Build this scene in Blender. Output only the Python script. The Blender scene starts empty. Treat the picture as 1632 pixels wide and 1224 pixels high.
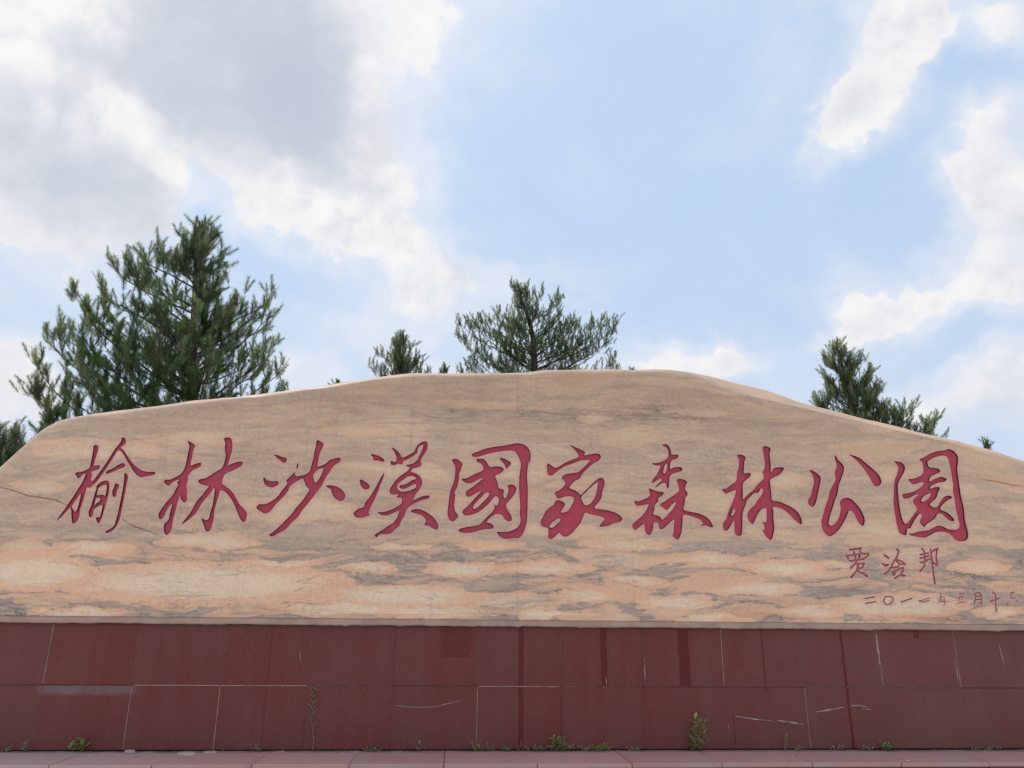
import bpy, bmesh, math, random
import numpy as np
from mathutils import Vector, Matrix
from mathutils.geometry import delaunay_2d_cdt
rad = math.radians
random.seed(7); rng = np.random.default_rng(7)
scene = bpy.context.scene
COL = scene.collection

# ------------------------------------------------------------------ camera
F_PX = 1226.0
cam = bpy.data.cameras.new('camera'); camo = bpy.data.objects.new('camera', cam); COL.objects.link(camo)
cam.sensor_width = 36; cam.lens = 36*F_PX/1632; cam.clip_end = 3000; cam.clip_start = 0.05
CAM = Vector((0, -7.7, 1.6))
ROT = Matrix.Rotation(rad(-3.8), 3, 'Z') @ Matrix.Rotation(rad(90+17.8), 3, 'X') @ Matrix.Rotation(rad(0.45), 3, 'Z')
camo.matrix_world = Matrix.Translation(CAM) @ ROT.to_4x4()
scene.camera = camo
def ray(px, py):
    return (ROT @ Vector(((px-816)/F_PX, -(py-612)/F_PX, -1))).normalized()
def at(px, py, Y=0.0):
    "point of the vertical plane at world depth Y that the photograph shows at pixel (px,py)"
    d = ray(px, py); return CAM + d*((Y-CAM.y)/d.y)

# ------------------------------------------------------------------ node helper
class G:
    def __init__(s, tree): s.t = tree; s.n = tree.nodes; s.l = tree.links
    def put(s, sock, v):
        if isinstance(v, bpy.types.NodeSocket): s.l.new(v, sock)
        elif v is not None:
            try: sock.default_value = v
            except Exception: sock.default_value = tuple(v)+(1.0,)
    def m(s, op, a, b=None, c=None, clamp=False):
        n = s.n.new('ShaderNodeMath'); n.operation = op; n.use_clamp = clamp
        for i, v in enumerate((a, b, c)):
            if v is not None: s.put(n.inputs[i], v)
        return n.outputs[0]
    def vm(s, op, a, b=None):
        n = s.n.new('ShaderNodeVectorMath'); n.operation = op
        s.put(n.inputs[0], a)
        if b is not None: s.put(n.inputs[1], b)
        return n.outputs['Value'] if op in ('LENGTH', 'DOT_PRODUCT') else n.outputs[0]
    def ss(s, x, lo, hi, a=0.0, b=1.0):
        n = s.n.new('ShaderNodeMapRange'); n.interpolation_type = 'SMOOTHSTEP'
        for k, v in zip(('Value', 'From Min', 'From Max', 'To Min', 'To Max'), (x, lo, hi, a, b)): s.put(n.inputs[k], v)
        return n.outputs[0]
    def mix(s, f, a, b, mode='MIX'):
        n = s.n.new('ShaderNodeMix'); n.data_type = 'RGBA'; n.blend_type = mode
        s.put(n.inputs[0], f); s.put(n.inputs[6], a); s.put(n.inputs[7], b); return n.outputs[2]
    def noise(s, v, scale, detail=4, rough=.5, dist=0.0, col=False):
        n = s.n.new('ShaderNodeTexNoise'); s.put(n.inputs['Vector'], v)
        s.put(n.inputs['Scale'], scale); s.put(n.inputs['Detail'], detail); s.put(n.inputs['Roughness'], rough); s.put(n.inputs['Distortion'], dist)
        return n.outputs['Color'] if col else n.outputs['Fac']
    def xyz(s, v):
        n = s.n.new('ShaderNodeSeparateXYZ'); s.put(n.inputs[0], v); return n.outputs
    def cmb(s, x, y, z):
        n = s.n.new('ShaderNodeCombineXYZ')
        for i, v in enumerate((x, y, z)): s.put(n.inputs[i], v)
        return n.outputs[0]
    def pos(s): return s.n.new('ShaderNodeNewGeometry').outputs['Position']
    def attr(s, name):
        n = s.n.new('ShaderNodeAttribute'); n.attribute_name = name; return n.outputs
def lin(r, g, b):
    f = lambda c: (c/255/12.92) if c <= 10 else ((c/255+.055)/1.055)**2.4
    return (f(r), f(g), f(b), 1.0)
def mat(name):
    m = bpy.data.materials.new(name); m.use_nodes = True
    t = m.node_tree; t.nodes.clear(); g = G(t)
    o = t.nodes.new('ShaderNodeOutputMaterial'); b = t.nodes.new('ShaderNodeBsdfPrincipled')
    t.links.new(b.outputs[0], o.inputs[0])
    return m, g, b, o
def bump(g, b, h, strength=.3, dist=.01):
    n = g.n.new('ShaderNodeBump'); g.put(n.inputs['Height'], h); n.inputs['Strength'].default_value = strength
    n.inputs['Distance'].default_value = dist; g.l.new(n.outputs[0], b.inputs['Normal'])

# ------------------------------------------------------------------ world: daylight sky with clouds
SUN_EL, SUN_AZ = 60.0, -30.0            # azimuth from +Y (behind the monument), negative = left
world = bpy.data.worlds.new('World'); scene.world = world; world.use_nodes = True
wt = world.node_tree; wt.nodes.clear(); g = G(wt)
wo = wt.nodes.new('ShaderNodeOutputWorld'); bg = wt.nodes.new('ShaderNodeBackground'); wt.links.new(bg.outputs[0], wo.inputs[0])
sky = wt.nodes.new('ShaderNodeTexSky'); sky.sky_type = 'NISHITA'; sky.sun_disc = False
sky.sun_elevation = rad(SUN_EL); sky.sun_rotation = rad(SUN_AZ); sky.air_density = 1.0; sky.dust_density = 2.5; sky.ozone_density = 1.4
SKY_STR = 0.12
bg.inputs['Strength'].default_value = SKY_STR
tc = wt.nodes.new('ShaderNodeTexCoord'); D = tc.outputs['Generated']
dx, dy, dz = g.xyz(D)
az = g.m('ARCTAN2', dx, dy); el = g.m('ARCSINE', dz, clamp=False)
AE = g.cmb(az, el, 0.0)
# warp the (azimuth, elevation) domain a little so the cloud outlines billow
w1 = g.noise(D, 4.0, 5, .6, col=True); w2 = g.noise(D, 17.0, 5, .62, col=True)
W = g.vm('ADD', g.vm('MULTIPLY', g.vm('SUBTRACT', w1, (.5, .5, .5)), (.16, .16, 0)), g.vm('MULTIPLY', g.vm('SUBTRACT', w2, (.5, .5, .5)), (.07, .07, 0)))
AEW = g.vm('ADD', AE, W)
def blobs(lst, base, soft_=.75):
    acc = base
    for (px, py, rx, ry, rot, wgt) in lst:
        d = ray(px, py); e = math.asin(d.z); a = math.atan2(d.x, d.y)
        n = wt.nodes.new('ShaderNodeMapping'); n.vector_type = 'TEXTURE'; wt.links.new(AEW, n.inputs[0])
        n.inputs['Location'].default_value = (a, e, 0)
        n.inputs['Rotation'].default_value = (0, 0, rad(rot))
        n.inputs['Scale'].default_value = (rx/F_PX, ry/F_PX, 1)
        q = wt.nodes.new('ShaderNodeTexGradient'); q.gradient_type = 'SPHERICAL'; wt.links.new(n.outputs[0], q.inputs[0])
        s_ = g.ss(q.outputs['Fac'], 0.0, soft_)
        acc = g.m('MULTIPLY_ADD', s_, wgt, acc)
    return acc
COVER = [  # clouds (+) and clear gaps (-): px, py, rx, ry, rotation (deg, ccw), weight
 (300,130,470,270,-12,1.15),(80,60,330,260,0,.9),(560,110,200,280,10,.9),(590,290,170,150,-25,.95),(460,250,250,120,-28,.8),
 (110,270,270,140,-6,1.0),(220,320,150,90,-10,.5),(40,330,180,90,0,.5),(650,370,120,60,-20,.55),(690,20,60,120,-10,.5),
 (690,450,130,75,-8,.85),(780,445,120,55,-8,.6),(650,520,90,80,20,.55),(900,425,120,36,0,.25),
 (1090,565,180,50,-3,.66),(1185,556,80,26,0,.42),(1010,540,90,40,0,.25),
 (20,600,110,120,0,.75),(500,600,100,70,-10,.6),(730,585,160,36,0,.45),
 (1420,95,210,110,50,.80),(1345,205,90,60,55,.6),(1480,20,120,70,20,.7),(1615,15,70,60,0,.75),
 (1580,250,115,125,20,.85),(1615,370,135,135,0,.85),(1500,480,210,58,14,.68),(1400,510,130,46,10,.55),
 (1590,625,220,70,10,.75),(1650,600,110,100,0,.4),(1480,655,110,40,0,.3),
 (325,325,75,95,-35,-.8),(430,420,190,60,-16,-.55),(960,250,330,330,0,-.4),(1180,380,240,180,0,-.3),(1430,330,100,130,20,-.45),(1570,115,90,50,0,-.45),(1480,170,60,110,-40,-.4),(1520,560,140,40,12,-.3),
]
inwin = g.ss(g.m('MAXIMUM', g.m('ABSOLUTE', g.m('SUBTRACT', az, .066)), g.m('MULTIPLY', g.m('SUBTRACT', el, .05), .85)), .62, .95)
fb = g.noise(D, 2.2, 6, .55)
wide = g.m('MULTIPLY', g.ss(fb, .42, .6), inwin)            # the same kind of broken cloud all round the sky
cov = blobs(COVER, g.m('MULTIPLY', wide, 1.0))
n1 = g.noise(D, 6.5, 8, .6, .3); n2 = g.noise(D, 22.0, 8, .65, .3)
n3 = g.noise(D, 70.0, 5, .7)
det = g.m('ADD', g.m('MULTIPLY', g.m('SUBTRACT', n1, .5), 1.0), g.m('MULTIPLY', g.m('SUBTRACT', n2, .5), .6))
det = g.m('MULTIPLY_ADD', g.m('SUBTRACT', n3, .5), .18, det)
body = g.m('ADD', cov, det)
core = g.m('ADD', cov, g.m('MULTIPLY', g.m('SUBTRACT', n1, .5), .5))
soften = g.ss(g.noise(D, 5.0, 3, .5), .38, .62, .70, 1.40)
dens = g.m('MULTIPLY', g.ss(body, .10, soften), .985)
veil = g.ss(g.m('ADD', cov, g.m('MULTIPLY', g.m('SUBTRACT', n1, .5), 1.8)), -.50, .55, 0.0, .50)
dens = g.m('MAXIMUM', dens, veil)
GREY = [(410,110,420,190,-24,.95),(240,170,220,130,-25,.6),(540,40,260,150,0,.4),(90,290,330,120,-12,.8),(60,120,200,60,0,.25),(520,200,180,100,-40,.4),(-20,430,200,90,0,.3),
 (1620,680,220,120,0,.45),(0,640,140,140,0,.35),(1640,340,160,100,0,.35),(620,330,120,80,0,.25),
 (120,160,280,46,-22,-.55),(290,280,170,44,-38,-.5),(660,180,130,260,0,-.45),(560,340,200,60,-30,-.35),(90,20,130,70,0,-.4)]
gr = blobs(GREY, g.m('MULTIPLY', g.m('MULTIPLY', g.ss(fb, .50, .75), inwin), .7), 1.0)
gr = g.m('ADD', gr, g.m('MULTIPLY', g.m('SUBTRACT', g.noise(D, 7.0, 6, .5, .3), .5), .55))
grm = g.ss(gr, -.15, 1.25)
def puff(off, sc): return g.noise(g.vm('ADD', D, off), sc, 6, .55, .25)
lit = g.m('ADD', g.m('SUBTRACT', puff((0, 0, 0), 10.0), puff((-.012, 0, .022), 10.0)), g.m('MULTIPLY', g.m('SUBTRACT', puff((2, 0, 0), 30.0), puff((1.996, 0, .008), 30.0)), .30))
relief = g.ss(lit, -.17, .17)
K = 1.0/SKY_STR
white = tuple(K*c for c in (.96, .945, .945)); soft = tuple(K*c for c in (.735, .75, .80)); grey = tuple(K*c for c in (.54, .595, .695))
cc = g.mix(g.m('MULTIPLY', relief, g.ss(core, .4, 1.4, .25, .9)), white, soft)
cc = g.mix(grm, cc, grey)
hazec = tuple(K*c for c in (.64, .735, .90))
blue = g.mix(.86, sky.outputs[0], tuple(K*c for c in (.53, .70, .94)))
blue = g.mix(g.ss(el, .0, .6, .60, .12), blue, hazec)
skyc = g.mix(dens, blue, cc)
skyc = g.mix(g.ss(dz, -.02, .0), tuple(K*c for c in (.34, .33, .30)), skyc)
wt.links.new(skyc, bg.inputs['Color'])
world.cycles.sampling_method = 'MANUAL'; world.cycles.sample_map_resolution = 1024

# ------------------------------------------------------------------ sun
sl = bpy.data.lights.new('sun', 'SUN'); so = bpy.data.objects.new('sun', sl); COL.objects.link(so)
sl.energy = 2.5; sl.angle = rad(1.0); sl.color = (1.0, .95, .88)
sd = Vector((math.sin(rad(SUN_AZ))*math.cos(rad(SUN_EL)), math.cos(rad(SUN_AZ))*math.cos(rad(SUN_EL)), math.sin(rad(SUN_EL))))
so.rotation_euler = sd.to_track_quat('Z', 'Y').to_euler()
vs = scene.view_settings; vs.view_transform = 'Standard'; vs.look = 'None'; vs.exposure = 0.0; vs.gamma = 1.0; vs.use_curve_mapping = False

# ------------------------------------------------------------------ object helpers
def empty(name, loc=(0, 0, 0)):
    o = bpy.data.objects.new(name, None); COL.objects.link(o); o.location = loc; return o
def tag(o, label=None, cat=None, group=None, kind=None):
    if label: o['label'] = label
    if cat: o['category'] = cat
    if group: o['group'] = group
    if kind: o['kind'] = kind
    return o
def mesh_obj(name, V, F, m, parent=None, smooth=False, mats=None, mi=None):
    me = bpy.data.meshes.new(name); me.from_pydata([tuple(v) for v in V], [], [tuple(f) for f in F])
    for x in (mats or [m]): me.materials.append(x)
    if mi is not None: me.polygons.foreach_set('material_index', mi)
    if smooth: me.polygons.foreach_set('use_smooth', [True]*len(me.polygons))
    me.update()
    o = bpy.data.objects.new(name, me); COL.objects.link(o)
    if parent is not None:
        o.parent = parent; o.matrix_parent_inverse = Matrix.Translation(-parent.location)
    return o
def tri_obj(name, V, T, m, parent=None, col=None):
    "fast triangle mesh from numpy arrays"
    me = bpy.data.meshes.new(name); n = len(T)
    me.vertices.add(len(V)); me.vertices.foreach_set('co', np.asarray(V, dtype=np.float32).ravel())
    me.loops.add(n*3); me.loops.foreach_set('vertex_index', np.asarray(T, dtype=np.int32).ravel())
    me.polygons.add(n); me.polygons.foreach_set('loop_start', np.arange(0, n*3, 3, dtype=np.int32))
    me.update(calc_edges=True); me.materials.append(m)
    if col is not None:
        a = me.color_attributes.new('tint', 'FLOAT_COLOR', 'POINT')
        c = np.ones((len(V), 4), dtype=np.float32); c[:, :3] = col; a.data.foreach_set('color', c.ravel())
    o = bpy.data.objects.new(name, me); COL.objects.link(o)
    if parent is not None:
        o.parent = parent; o.matrix_parent_inverse = Matrix.Translation(-parent.location)
    return o
def box_vf(x0, x1, y0, y1, z0, z1, ch=0.0):
    "box with its front (-y) edges chamfered by ch"
    if ch <= 0:
        V = [(x0,y0,z0),(x1,y0,z0),(x1,y0,z1),(x0,y0,z1),(x0,y1,z0),(x1,y1,z0),(x1,y1,z1),(x0,y1,z1)]
        return V, [(0,1,2,3),(5,4,7,6),(4,0,3,7),(1,5,6,2),(3,2,6,7),(4,5,1,0)]
    V = [(x0+ch,y0,z0+ch),(x1-ch,y0,z0+ch),(x1-ch,y0,z1-ch),(x0+ch,y0,z1-ch)]
    V += [(x0,y0+ch,z0),(x1,y0+ch,z0),(x1,y0+ch,z1),(x0,y0+ch,z1)] + [(x0,y1,z0),(x1,y1,z0),(x1,y1,z1),(x0,y1,z1)]
    Fs = [(0,1,2,3)]
    for a in (0, 4):
        for i in range(4):
            j = (i+1) % 4; Fs.append((a+i, a+4+i, a+4+j, a+j))
    Fs.append((11,10,9,8)); return V, Fs

# ------------------------------------------------------------------ materials
LENS = [(55,912,120,36,1),(330,930,290,40,1),(640,950,180,22,.9),(150,872,75,17,.8),(330,862,110,18,.8),(480,812,120,26,1),(150,716,140,22,.8),(300,700,120,14,.6),(60,775,60,14,.7),
 (740,908,90,17,.8),(870,905,110,15,.7),(900,845,130,14,.6),(590,905,70,13,.7),(780,870,90,10,.5),(1000,868,110,14,.7),(1130,892,120,14,.7),(1250,905,100,16,.8),(1200,940,110,14,.8),(930,950,80,12,.8),(700,975,160,12,.9),
 (1080,960,90,13,.8),(1440,965,150,24,1),(1290,975,90,14,.9),(1560,905,80,14,.6),(1590,975,60,12,.7),(1230,765,110,20,.6),(1390,842,110,16,.7),(540,970,130,12,.9),(120,975,110,10,.8),(860,978,90,9,.8),
 (560,690,110,12,.5),(760,645,120,12,.5),(950,668,50,8,.9),(1130,657,70,8,.8),(640,872,60,8,.7),(450,900,90,9,.7),(1010,925,70,10,.8),(1340,900,60,9,.7),(1130,985,90,7,.8)]
def marble():
    m, g, b, o = mat('banded_marble')
    P = g.pos(); x, y, z = g.xyz(P)
    big = g.noise(g.cmb(g.m('MULTIPLY', x, .35), y, g.m('MULTIPLY', z, .9)), 1.0, 3, .5)
    zz = g.m('ADD', z, g.m('MULTIPLY', g.m('SUBTRACT', big, .5), .5))
    med = g.noise(g.cmb(g.m('MULTIPLY', x, .9), y, g.m('MULTIPLY', zz, 3.0)), 1.6, 5, .6, .5)
    zw = g.m('ADD', zz, g.m('MULTIPLY', g.m('SUBTRACT', med, .5), .16))
    # how strongly the orange lenses show: strong near the foot of the block, weak in the upper half
    low = g.ss(zw, 2.75, 2.15)
    # fine horizontal grain
    gr1 = g.noise(g.cmb(g.m('MULTIPLY', x, .8), y, g.m('MULTIPLY', zw, 9.0)), 1.3, 8, .62, .4)
    gr2 = g.noise(g.cmb(g.m('MULTIPLY', x, 2.0), y, g.m('MULTIPLY', zw, 22.0)), 1.7, 6, .6, .3)
    tan = g.mix(g.ss(gr1, .3, .7), (.58, .385, .255, 1), (.75, .545, .385, 1))
    tan = g.mix(g.m('MULTIPLY', g.ss(gr2, .45, .75), .32), tan, (.38, .275, .21, 1))
    mott = g.noise(g.cmb(g.m('MULTIPLY', x, 1.6), y, g.m('MULTIPLY', z, 3.2)), 2.6, 7, .66)
    tan = g.mix(g.m('MULTIPLY', g.ss(mott, .45, .7), .45), tan, (.66, .50, .37, 1))
    # pale cream and orange lenses (stretched cells with rounded ends)
    def lens(sx, sz, seed):
        v = g.cmb(g.m('MULTIPLY', g.m('ADD', x, g.m('MULTIPLY', med, .7)), sx), seed, g.m('MULTIPLY', zw, sz))
        w = g.vm('ADD', v, g.vm('MULTIPLY', g.vm('SUBTRACT', g.noise(v, 1.6, 5, .6, col=True), (.5,.5,.5)), (.75, 0, .75)))
        a = g.n.new('ShaderNodeTexVoronoi'); a.feature = 'DISTANCE_TO_EDGE'; g.put(a.inputs['Vector'], w); a.inputs['Scale'].default_value = 1
        c = g.n.new('ShaderNodeTexVoronoi'); c.feature = 'F1'; g.put(c.inputs['Vector'], w); c.inputs['Scale'].default_value = 1
        return a.outputs['Distance'], g.xyz(c.outputs['Color'])
    d1, c1 = lens(.95, 5.2, 4.3); d2, c2 = lens(2.3, 11.0, 9.1)
    sel1 = g.m('MULTIPLY', g.ss(d1, .07, .12), g.ss(c1[0], .38, .50))
    sel2 = g.m('MULTIPLY', g.ss(d2, .08, .14), g.ss(c2[1], .42, .55))
    lcol1 = g.mix(g.ss(d1, .06, .42), (.84, .48, .31, 1), (.86, .65, .47, 1))
    lcol1 = g.mix(g.ss(c1[2], .35, .6), lcol1, (.84, .49, .32, 1))
    base = g.mix(g.m('MULTIPLY', sel2, g.ss(low, 0.0, 1.0, .10, .60)), tan, (.80, .49, .33, 1))
    base = g.mix(g.m('MULTIPLY', sel1, g.ss(low, 0.0, 1.0, .24, .74)), base, lcol1)
    # the large pale lenses of this very block: x, z, half length, half height (m), cream share
    wv = g.cmb(g.m('ADD', x, g.m('MULTIPLY', g.m('SUBTRACT', med, .5), .5)), g.m('ADD', z, g.m('MULTIPLY', g.m('SUBTRACT', g.noise(g.cmb(g.m('MULTIPLY', x, 1.5), y, g.m('MULTIPLY', z, 5.0)), 1.7, 8, .68), .5), .24)), 0.0)
    placed = 0.0
    for (px, py, hx, hy, wgt) in LENS:
        c_ = at(px, py); n = g.n.new('ShaderNodeMapping'); n.vector_type = 'TEXTURE'; g.l.new(wv, n.inputs[0])
        n.inputs['Location'].default_value = (c_.x, c_.z, 0); n.inputs['Scale'].default_value = (hx/172., hy/165., 1)
        q = g.n.new('ShaderNodeTexGradient'); q.gradient_type = 'SPHERICAL'; g.l.new(n.outputs[0], q.inputs[0])
        placed = g.m('MAXIMUM', placed, g.m('MULTIPLY', q.outputs['Fac'], wgt))
    pmask = g.ss(placed, .15, .185)
    pc = g.mix(g.ss(g.m('ADD', placed, g.m('MULTIPLY', g.m('SUBTRACT', gr1, .5), .35)), .20, .62), (.86, .50, .325, 1), (.87, .675, .49, 1))
    base = g.mix(g.m('MULTIPLY', pmask, g.ss(low, 0, 1, .42, .86)), base, pc)
    sel1 = g.m('MAXIMUM', sel1, pmask)
    # grey-mauve ground between the lenses
    gm = g.noise(g.cmb(g.m('MULTIPLY', x, .7), y, g.m('MULTIPLY', zw, 3.2)), 1.5, 6, .6, .6)
    notl = g.m('SUBTRACT', 1.0, g.m('MAXIMUM', sel1, g.m('MULTIPLY', sel2, .8)))
    greym = g.m('MULTIPLY', g.m('MULTIPLY', g.ss(gm, .30, .50), notl), g.ss(low, 0, 1, .26, .68))
    base = g.mix(greym, base, (.440, .345, .305, 1))
    # dark hair veins: zero crossings of stretched noise
    def hair(sx, sz, w, seed, dist=.8):
        n = g.noise(g.cmb(g.m('MULTIPLY', x, sx), seed, g.m('MULTIPLY', zw, sz)), 1.0, 7, .66, dist)
        return g.ss(g.m('ABSOLUTE', g.m('SUBTRACT', n, .5)), w, 0.0)
    h = g.m('MAXIMUM', g.m('MAXIMUM', hair(1.1, 6.5, .014, 2.2), hair(2.4, 13, .016, 7.7)), hair(.6, 10, .011, 5.0))
    # the veins crowd into belts at certain heights of the block
    def belt(z0, half, x0=None, x1=None):
        q = g.ss(g.m('ABSOLUTE', g.m('SUBTRACT', zz, z0)), half, half*.3)
        if x0 is not None: q = g.m('MULTIPLY', q, g.m('MULTIPLY', g.ss(x, x0-.5, x0+.3), g.ss(x, x1+.5, x1-.3)))
        return q
    lowmask = g.m('MULTIPLY', g.m('MULTIPLY', g.ss(zw, 2.55, 2.25), g.ss(gm, .42, .58)), 1.0)
    B = g.m('MAXIMUM', g.m('MAXIMUM', belt(3.78, .16, -2.2, 3.9), belt(3.38, .12, -4.6, -2.6)), lowmask)
    patch = g.ss(g.noise(g.cmb(g.m('MULTIPLY', x, .55), 1.0, g.m('MULTIPLY', z, 1.4)), 1.4, 4, .6), .44, .60)
    Bm = g.m('MULTIPLY', B, g.ss(patch, 0, 1, .35, 1.0))
    base = g.mix(g.m('MULTIPLY', g.m('MULTIPLY', Bm, g.m('MULTIPLY', g.ss(gr2, .38, .58), g.m('SUBTRACT', 1.0, pmask))), .42), base, (.26, .235, .22, 1))
    h = g.m('MULTIPLY', h, g.m('SUBTRACT', 1.0, g.m('MULTIPLY', g.m('MAXIMUM', pmask, g.m('MULTIPLY', sel1, .7)), .66)))
    rimv = g.m('MULTIPLY', g.m('MULTIPLY', g.ss(g.m('ABSOLUTE', g.m('SUBTRACT', d1, .07)), .016, 0.0), g.ss(gr1, .45, .6)), g.ss(low, .3, 1, 0, .55))
    base = g.mix(rimv, base, (.20, .17, .155, 1))
    base = g.mix(g.m('MULTIPLY', h, g.m('MULTIPLY_ADD', g.m('MAXIMUM', Bm, g.m('MULTIPLY', greym, 1.1)), .85, g.m('MULTIPLY', patch, .16))), base, (.16, .145, .135, 1))
    # weathering towards the crest: browner, duller skin
    top = g.m('MULTIPLY', g.ss(z, 3.35, 4.0), g.ss(g.noise(P, 1.1, 5, .6), .3, .65, .5, 1.0))
    base = g.mix(g.m('MULTIPLY', top, .42), base, (.36, .225, .15, 1))
    # paler colour along the crest where the block was rounded
    cr = g.attr('crest')[2]
    base = g.mix(g.ss(cr, .15, .75, 0, .45), base, (.66, .49, .39, 1))
    # faint butt joints
    for X0 in (-2.03, .58, 3.18):
        wob = g.m('MULTIPLY', g.m('SUBTRACT', g.noise(P, 3.0, 3, .5), .5), .05)
        ln = g.ss(g.m('ABSOLUTE', g.m('ADD', g.m('SUBTRACT', x, X0), wob)), .010, .002)
        base = g.mix(g.m('MULTIPLY', ln, .12), base, (.2, .15, .12, 1))
    # pinkish paint washed out of the letters
    sp = g.m('MULTIPLY', g.attr('seep')[2], g.ss(g.noise(P, 9.0, 5, .6), .3, .62, .35, 1.0))
    base = g.mix(g.m('MULTIPLY', sp, .75), base, (.66, .34, .32, 1))
    # rain streaks, chips
    st = g.m('MULTIPLY', g.ss(g.noise(g.cmb(g.m('MULTIPLY', x, 9), 0.0, g.m('MULTIPLY', z, .35)), 1.2, 5, .6), .56, .74), .22)
    base = g.mix(st, base, (.31, .24, .20, 1))
    sk = g.ss(g.noise(P, 70.0, 2, .5), .68, .80)
    base = g.mix(g.m('MULTIPLY', sk, .35), base, (.72, .62, .54, 1))
    base = g.mix(1.0, base, g.ss(g.noise(P, 26.0, 6, .7), .25, .75, .90, 1.08), 'MULTIPLY')
    g.put(b.inputs['Base Color'], base)
    g.put(b.inputs['Roughness'], g.m('MAXIMUM', g.ss(gr1, .3, .7, .42, .60), g.ss(cr, .2, .8, .0, .95))); g.put(b.inputs['Specular IOR Level'], g.ss(cr, .2, .8, .32, .05))
    bump(g, b, g.m('ADD', g.m('MULTIPLY', g.noise(P, 14.0, 6, .6), .6), g.m('MULTIPLY', gr2, .5)), .22, .012)
    return m
MARBLE = marble()
def simple(name, c, rough=.8, var=.25, scale=8.0, spec=.3, c2=None, bs=.2):
    m, g, b, o = mat(name); P = g.pos()
    n = g.noise(P, scale, 6, .6); c2 = c2 or tuple(v*(1-var) for v in c)
    col = g.mix(g.ss(n, .3, .7), tuple(c)+(1,) if len(c) == 3 else c, tuple(c2)+(1,) if len(c2) == 3 else c2)
    g.put(b.inputs['Base Color'], col); b.inputs['Roughness'].default_value = rough; b.inputs['Specular IOR Level'].default_value = spec
    bump(g, b, g.noise(P, scale*5, 5, .6), bs, .01); return m
def paint(name, c, c2):
    m, g, b, o = mat(name); P = g.pos(); x, y, z = g.xyz(P)
    n = g.ss(g.noise(P, 5.0, 6, .62), .3, .7); col = g.mix(n, c, c2)
    stn = g.ss(g.noise(P, 16.0, 5, .7), .55, .72); col = g.mix(g.m('MULTIPLY', stn, .45), col, tuple(v*.55 for v in c[:3])+(1,))
    chalk = g.ss(g.noise(g.cmb(g.m('MULTIPLY', x, 3), y, z), 6.0, 6, .7), .55, .75)
    col = g.mix(g.m('MULTIPLY', chalk, .42), col, (.50, .19, .22, 1))
    g.put(b.inputs['Base Color'], col); g.put(b.inputs['Roughness'], g.ss(n, 0, 1, .38, .6)); b.inputs['Specular IOR Level'].default_value = .5
    bump(g, b, g.noise(P, 30, 5, .6), .25, .008); return m
PAINT = paint('carmine_letter_paint', (.50, .030, .066, 1), (.42, .055, .095, 1))
PAINTEDGE = paint('shaded_letter_paint', (.10, .018, .022, 1), (.07, .025, .022, 1))  # shade of the carved walls put into the colour; edge paints below likewise
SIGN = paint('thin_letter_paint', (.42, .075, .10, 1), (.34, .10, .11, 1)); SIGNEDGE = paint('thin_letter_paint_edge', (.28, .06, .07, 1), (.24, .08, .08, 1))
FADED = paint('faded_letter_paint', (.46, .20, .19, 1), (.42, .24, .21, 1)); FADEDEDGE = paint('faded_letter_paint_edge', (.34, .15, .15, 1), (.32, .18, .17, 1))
CRACK = simple('crack_dirt', (.34, .20, .13), .95, .4)
BEDM = simple('sawn_marble', (.46, .32, .26), .8, .25, 5, c2=(.36, .24, .20))

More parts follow.
